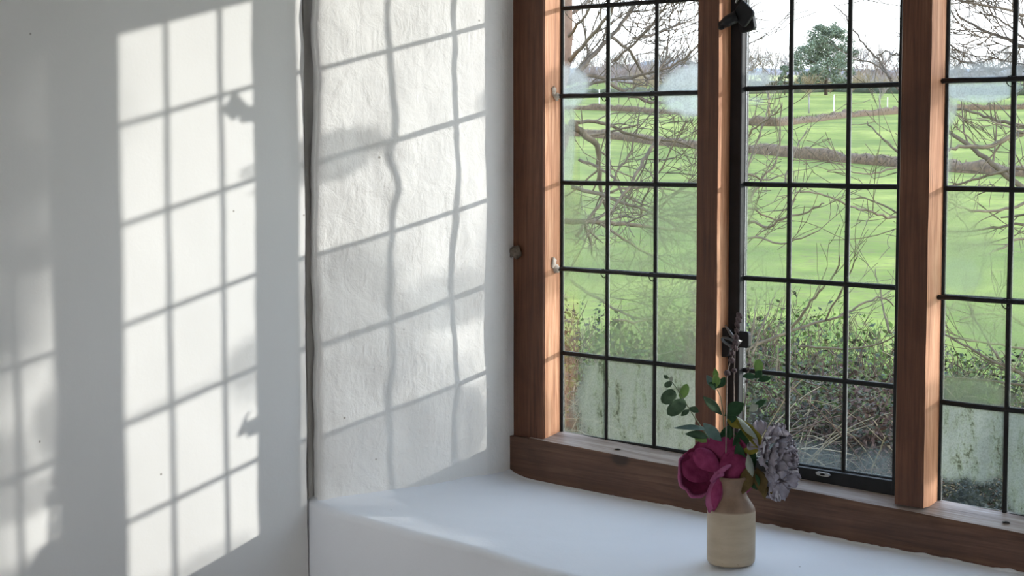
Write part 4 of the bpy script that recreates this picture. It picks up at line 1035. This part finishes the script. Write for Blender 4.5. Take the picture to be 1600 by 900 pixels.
# belts of leafless trees along the skyline
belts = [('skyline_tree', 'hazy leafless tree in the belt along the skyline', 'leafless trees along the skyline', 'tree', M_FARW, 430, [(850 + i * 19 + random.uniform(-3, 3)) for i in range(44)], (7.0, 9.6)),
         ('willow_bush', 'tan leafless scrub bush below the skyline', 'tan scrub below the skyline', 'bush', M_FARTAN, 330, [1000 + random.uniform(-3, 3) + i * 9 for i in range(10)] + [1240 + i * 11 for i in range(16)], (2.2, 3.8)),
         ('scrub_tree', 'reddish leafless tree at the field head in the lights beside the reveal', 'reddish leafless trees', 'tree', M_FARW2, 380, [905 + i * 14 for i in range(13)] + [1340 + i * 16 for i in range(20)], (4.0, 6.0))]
for nm, lb, grp, ct, mt, D, xs_, hr in belts:
    protos = []
    for k in range(4):
        rnd = random.Random(100 + k + D); h = 5.0
        root = empty(nm, (0, 0, 0), label=lb, cat=ct, group=grp)
        mb = MB(); mb.tube([(0, 0, -1.5), (0, 0, h * .3), (.1, 0, h * .7)], [.16, .12, .06], 5); t = mb.build('trunk', mt, root)
        tw = MB()
        for q in range(26 if ct == 'tree' else 30):
            a = rnd.uniform(0, 6.28); z = rnd.uniform(.05, .6) if ct == 'tree' else rnd.uniform(0, .15)
            grow(tw, (0, 0, h * z), Vector((math.cos(a) * .75, math.sin(a) * .75, 1.0)), h * (1 - z) * rnd.uniform(.5, .85), .035, 2, rnd, 3, .5, .2, (2, 4), .018, .10)
        o = tw.build('twigs', mt, root); o['kind'] = 'stuff'
        protos.append((root, [t, o]))
    for i, px in enumerate(xs_):
        DD = D + (i % 3) * 26 + random.uniform(-4, 4); s = (px - 800) / F * DD; b = land(DD, s); root, ch = protos[i % 4]
        if i >= 4:
            r2 = root.copy(); COL.objects.link(r2)
            for c in ch: c2 = c.copy(); COL.objects.link(c2); c2.parent = r2
        else: r2 = root
        r2.location = b; k = random.uniform(*hr) / 5.0; r2.scale = (k * 1.05, k * 1.05, k); r2.rotation_euler = (0, 0, random.uniform(0, 6.28))
# wooded ground behind the belts and hills beyond, distance haze put into both colours
def ridge(name, D, pts, mat, th=60):
    mb = MB(); P = []
    full = []
    for (xa, ya), (xb, yb) in zip(pts, pts[1:]):
        for k in range(14): t = k / 14; full.append((xa + (xb - xa) * t, ya + (yb - ya) * t))
    full.append(pts[-1])
    for px, py in full:
        s = (px - 800) / F * D; p = CAM + FH * D + RH * s; zt = -.1059 + (224 - py) / F * D + D * .0011 * N((px * .05, 1, 0), 1.0, D)
        P.append([(p.x, p.y, 0), (p.x, p.y, zt * .9), ((p + FH * th * .4).x, (p + FH * th * .4).y, zt), ((p + FH * th).x, (p + FH * th).y, zt), ((p + FH * th * 2).x, (p + FH * th * 2).y, 0)])
    mb.grid(P); o = mb.build(name, mat); tag(o, kind='structure')
ridge('woodland', 470, [(200, 118), (760, 112), (860, 112), (960, 104), (1020, 96), (1090, 92), (1150, 112), (1235, 103), (1300, 104), (1420, 108), (1600, 110), (1800, 104), (2500, 100)], outdoor('hazed_woodland', (0.62, 0.56, 0.58), 1, .2, .04), 40)
ridge('hills', 1900, [(-400, 110), (500, 104), (900, 98), (1000, 92), (1045, 82), (1083, 84), (1110, 94), (1240, 100), (1500, 102), (1800, 92), (3000, 100)], outdoor('hazed_blue_hills', (0.62, 0.70, 0.78), 1, .1, .01), 300)
# pale crop field strip high on the slope
mb = MB(); P = []
for i in range(20):
    px = 1100 + i * 8; P.append([tuple(at(430, px, 125) + Vector((0, 0, -.2))), tuple(at(465, px, 117.5))])
mb.grid(P, 0, True); o = mb.build('stubble_field', outdoor('yellow_stubble', (0.85, 0.82, 0.30), .9, .1, .2)); tag(o, kind='structure')

# bramble bank under the window --------------------------------
def bramble(label, D, px, ytop, hw, seed, stems, leaves, mats, leafm, depth_=1.0, size=.045, twig=.004):
    rnd = random.Random(seed); s = (px - 800) / F * D; b = land(D, s); zt = -.1059 + (224 - ytop) / F * D; H = zt - b.z; Wd = hw / F * D
    root = empty('bramble_bush', tuple(b), label=label, cat='bush')
    core = MB(); P = []
    for i in range(13):
        a = math.pi * i / 12; row = []
        for k in range(16):
            f = 2 * math.pi * k / 16; rr_ = 1 + .28 * N((math.cos(f) * 2, math.sin(f) * 2, a * 2), 1, seed)
            q = b + RH * (Wd * .95 * math.sin(a) * math.cos(f) * rr_) + FH * (depth_ * .6 * math.sin(a) * math.sin(f) * rr_) + Vector((0, 0, H * (.84 if size > .03 else 1.0) * (math.cos(a) * .5 + .5) * (rr_ if size > .03 else 1) - .05)); row.append(tuple(q))
        P.append(row)
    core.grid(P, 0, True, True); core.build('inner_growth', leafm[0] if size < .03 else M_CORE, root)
    st_ = [MB() for _ in mats]
    for i in range(stems):
        q = b + RH * rnd.uniform(-Wd, Wd) + FH * rnd.uniform(-depth_, depth_ * .4) + Vector((0, 0, H * rnd.uniform(.05, .75)))
        d = (RH * rnd.gauss(0, 1) + FH * rnd.gauss(-.3, .5) + Vector((0, 0, rnd.gauss(.5, .5)))).normalized()
        L = rnd.uniform(.25, .8); pts = []; n = 8; g = rnd.uniform(.06, .22)
        for k in range(n):
            pts.append(q.copy()); q = q + d * (L / n); d = (d + Vector((rnd.gauss(0, .08), rnd.gauss(0, .08), -g + rnd.gauss(0, .05)))).normalized()
        r_ = twig * rnd.uniform(.6, 1.4); st_[rnd.randrange(len(mats))].tube(pts, [r_ * (1 - .5 * k / n) for k in range(n)], 3, caps=False)
    for m_, s_ in zip(mats, st_):
        if s_.v: o = s_.build('stems', m_, root); o['kind'] = 'stuff'
    lf = [MB() for _ in leafm]
    for i in range(leaves):
        zz = rnd.uniform(.1, 1.05) if size > .03 else rnd.uniform(.75, 1.01); ww = Wd if size > .03 else Wd * math.sqrt(max(0.02, 1 - ((zz - .5) / .52) ** 2)) * 1.1; q = b + RH * rnd.uniform(-ww, ww) + FH * rnd.uniform(-depth_, depth_ * .3) + Vector((0, 0, H * zz))
        u = Vector((rnd.gauss(0, 1), rnd.gauss(0, 1), rnd.gauss(0, .6))).normalized(); v = u.orthogonal().normalized(); v = (v * math.cos(i) + u.cross(v) * math.sin(i)); sz = size * rnd.uniform(.4, 1)
        lf[rnd.randrange(len(leafm))].add([q, q + (u + v * .55) * sz * .5, q + u * sz, q + (u - v * .55) * sz * .5], [(0, 1, 2, 3)], 0, False)
    for m_, s_ in zip(leafm, lf):
        if s_.v: o = s_.build('leaves', m_, root); o['kind'] = 'stuff'
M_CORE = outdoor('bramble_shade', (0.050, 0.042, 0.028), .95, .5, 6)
M_MOUND = outdoor('dark_moss', (0.022, 0.032, 0.024), .9, .6, 12)
# (label, distance, px, top, half width, seed, stems, leaves, stem materials, leaf materials)
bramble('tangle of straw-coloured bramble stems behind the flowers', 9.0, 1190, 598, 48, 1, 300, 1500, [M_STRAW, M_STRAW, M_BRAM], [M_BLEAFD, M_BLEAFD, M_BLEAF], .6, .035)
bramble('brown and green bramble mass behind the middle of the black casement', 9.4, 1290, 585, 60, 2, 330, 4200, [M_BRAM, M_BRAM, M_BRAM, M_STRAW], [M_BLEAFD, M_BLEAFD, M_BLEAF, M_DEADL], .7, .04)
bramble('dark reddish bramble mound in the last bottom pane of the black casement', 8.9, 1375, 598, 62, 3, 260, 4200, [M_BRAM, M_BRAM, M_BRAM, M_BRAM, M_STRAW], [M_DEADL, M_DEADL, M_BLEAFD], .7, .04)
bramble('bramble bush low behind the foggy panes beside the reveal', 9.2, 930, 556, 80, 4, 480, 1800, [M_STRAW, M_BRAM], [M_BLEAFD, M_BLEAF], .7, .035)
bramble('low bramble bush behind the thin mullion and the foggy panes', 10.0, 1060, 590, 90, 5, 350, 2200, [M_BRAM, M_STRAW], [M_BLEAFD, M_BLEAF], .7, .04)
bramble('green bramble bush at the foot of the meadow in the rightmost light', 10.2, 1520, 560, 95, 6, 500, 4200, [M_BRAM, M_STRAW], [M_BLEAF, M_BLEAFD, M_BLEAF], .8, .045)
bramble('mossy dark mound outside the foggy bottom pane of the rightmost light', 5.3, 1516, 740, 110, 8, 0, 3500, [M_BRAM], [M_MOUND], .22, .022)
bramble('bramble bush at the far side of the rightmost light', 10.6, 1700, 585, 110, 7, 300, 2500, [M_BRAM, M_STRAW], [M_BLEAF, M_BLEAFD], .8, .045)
# rough growth thinning out into the grass
def rough(label, D, px, hw, ytop, seed, n, leafm):
    rnd = random.Random(seed); s0 = (px - 800) / F * D; root_b = land(D, s0); Wd = hw / F * D
    root = empty('rough_undergrowth', tuple(root_b), label=label, cat='undergrowth')
    lf = [MB() for _ in leafm]; st_ = MB()
    for i in range(n):
        q = land(D + abs(rnd.gauss(0, 1)) * 3.5, s0 + rnd.uniform(-Wd, Wd)); q.z += rnd.uniform(0, .36) * (1 if rnd.random() < .5 else .4)
        u = Vector((rnd.gauss(0, 1), rnd.gauss(0, 1), rnd.gauss(.3, .6))).normalized(); v = u.orthogonal().normalized(); sz = rnd.uniform(.03, .09)
        lf[rnd.randrange(len(leafm))].add([q, q + (u + v * .5) * sz * .5, q + u * sz, q + (u - v * .5) * sz * .5], [(0, 1, 2, 3)], 0, False)
        if i % 7 == 0:
            d = Vector((rnd.gauss(0, .5), rnd.gauss(0, .5), 1)).normalized(); st_.tube([q, q + d * .15, q + d * .25 + Vector((rnd.gauss(0, .05), 0, .02))], [.004, .003, .002], 3, caps=False)
    for m_, s_ in zip(leafm, lf): o = s_.build('leaves', m_, root); o['kind'] = 'stuff'
    o = st_.build('stems', M_BRAM, root); o['kind'] = 'stuff'
M_GLEAF = outdoor('meadow_leaf', (0.22, 0.34, 0.08), .8, .4, 3, trans=.25)
rough('rough weeds between meadow and brambles behind the black casement', 11.5, 1280, 150, 520, 51, 9000, [M_BLEAF, M_GLEAF, M_BLEAFD])
rough('rough weeds at the meadow edge behind the panes beside the reveal', 11.5, 970, 130, 520, 52, 5000, [M_BLEAF, M_GLEAF, M_BLEAFD])
rough('rough weeds at the meadow edge in the rightmost light', 11.5, 1560, 130, 520, 53, 5000, [M_BLEAF, M_GLEAF, M_GLEAF, M_BLEAFD])

# a leafy tree off to the sunny side, whose crown shades the upper part of the rightmost light
def shade_tree():
    rnd = random.Random(77); t = 7.5; c = Vector((1.03 + t, 0.9587 * t, 0.30 + 0.2485 * t)); b = Vector((c.x + .1, c.y, -2.4))
    root = empty('holly_tree', tuple(b), label='slim leafy holly tree beyond the right side of the window, catching the low sun', cat='tree')
    mb = MB(); mb.tube([b, (b.x - .03, b.y, -.5), (c.x + .02, c.y, c.z), (c.x, c.y, c.z + .9)], [.06, .05, .035, .015], 8); mb.build('trunk', M_BARK, root)
    lf = MB()
    for i in range(1500):
        d = Vector((rnd.gauss(0, 1), rnd.gauss(0, 1), rnd.gauss(0, 1))).normalized() * rnd.random() ** .4
        p = c + Vector((d.x * .20, d.y * .20, .12 + d.z * .66)); u = Vector((rnd.gauss(0, 1), rnd.gauss(0, 1), rnd.gauss(0, 1))).normalized() * .045; v = u.orthogonal() * .5
        lf.add([p - u, p - v, p + u, p + v], [(0, 1, 2, 3)], 0, False)
    o = lf.build('leaves', M_BLEAFD, root); o['kind'] = 'stuff'
shade_tree()

def shade_shrub():
    rnd = random.Random(78); c = Vector((1.02 + 2.3, 0.9587 * 2.3, -2.5)); root = empty('conifer_shrub', tuple(c), label='slim upright dark conifer close outside, beyond the right side of the window', cat='shrub')
    top = -0.56 + 0.2485 * 2.3
    mb = MB(); mb.tube([c, c + Vector((0, 0, 2.2))], [.035, .012], 8); mb.build('trunk', M_BARK, root)
    lf = MB()
    for i in range(5200):
        z = -2.3 + (top + 2.3) * rnd.random() ** .7; a = rnd.uniform(0, 6.28); t = (top - z) / (top + 2.3); q = .16 * min(1, .35 + t * 5) * rnd.random() ** .5
        p = Vector((c.x + math.cos(a) * q, c.y + math.sin(a) * q, z)); u = Vector((rnd.gauss(0, 1), rnd.gauss(0, 1), rnd.gauss(.8, 1))).normalized() * .024; v = u.orthogonal() * .5
        lf.add([p - u, p - v, p + u, p + v], [(0, 1, 2, 3)], 0, False)
    o = lf.build('leaves', M_BLEAFD, root); o['kind'] = 'stuff'
shade_shrub()
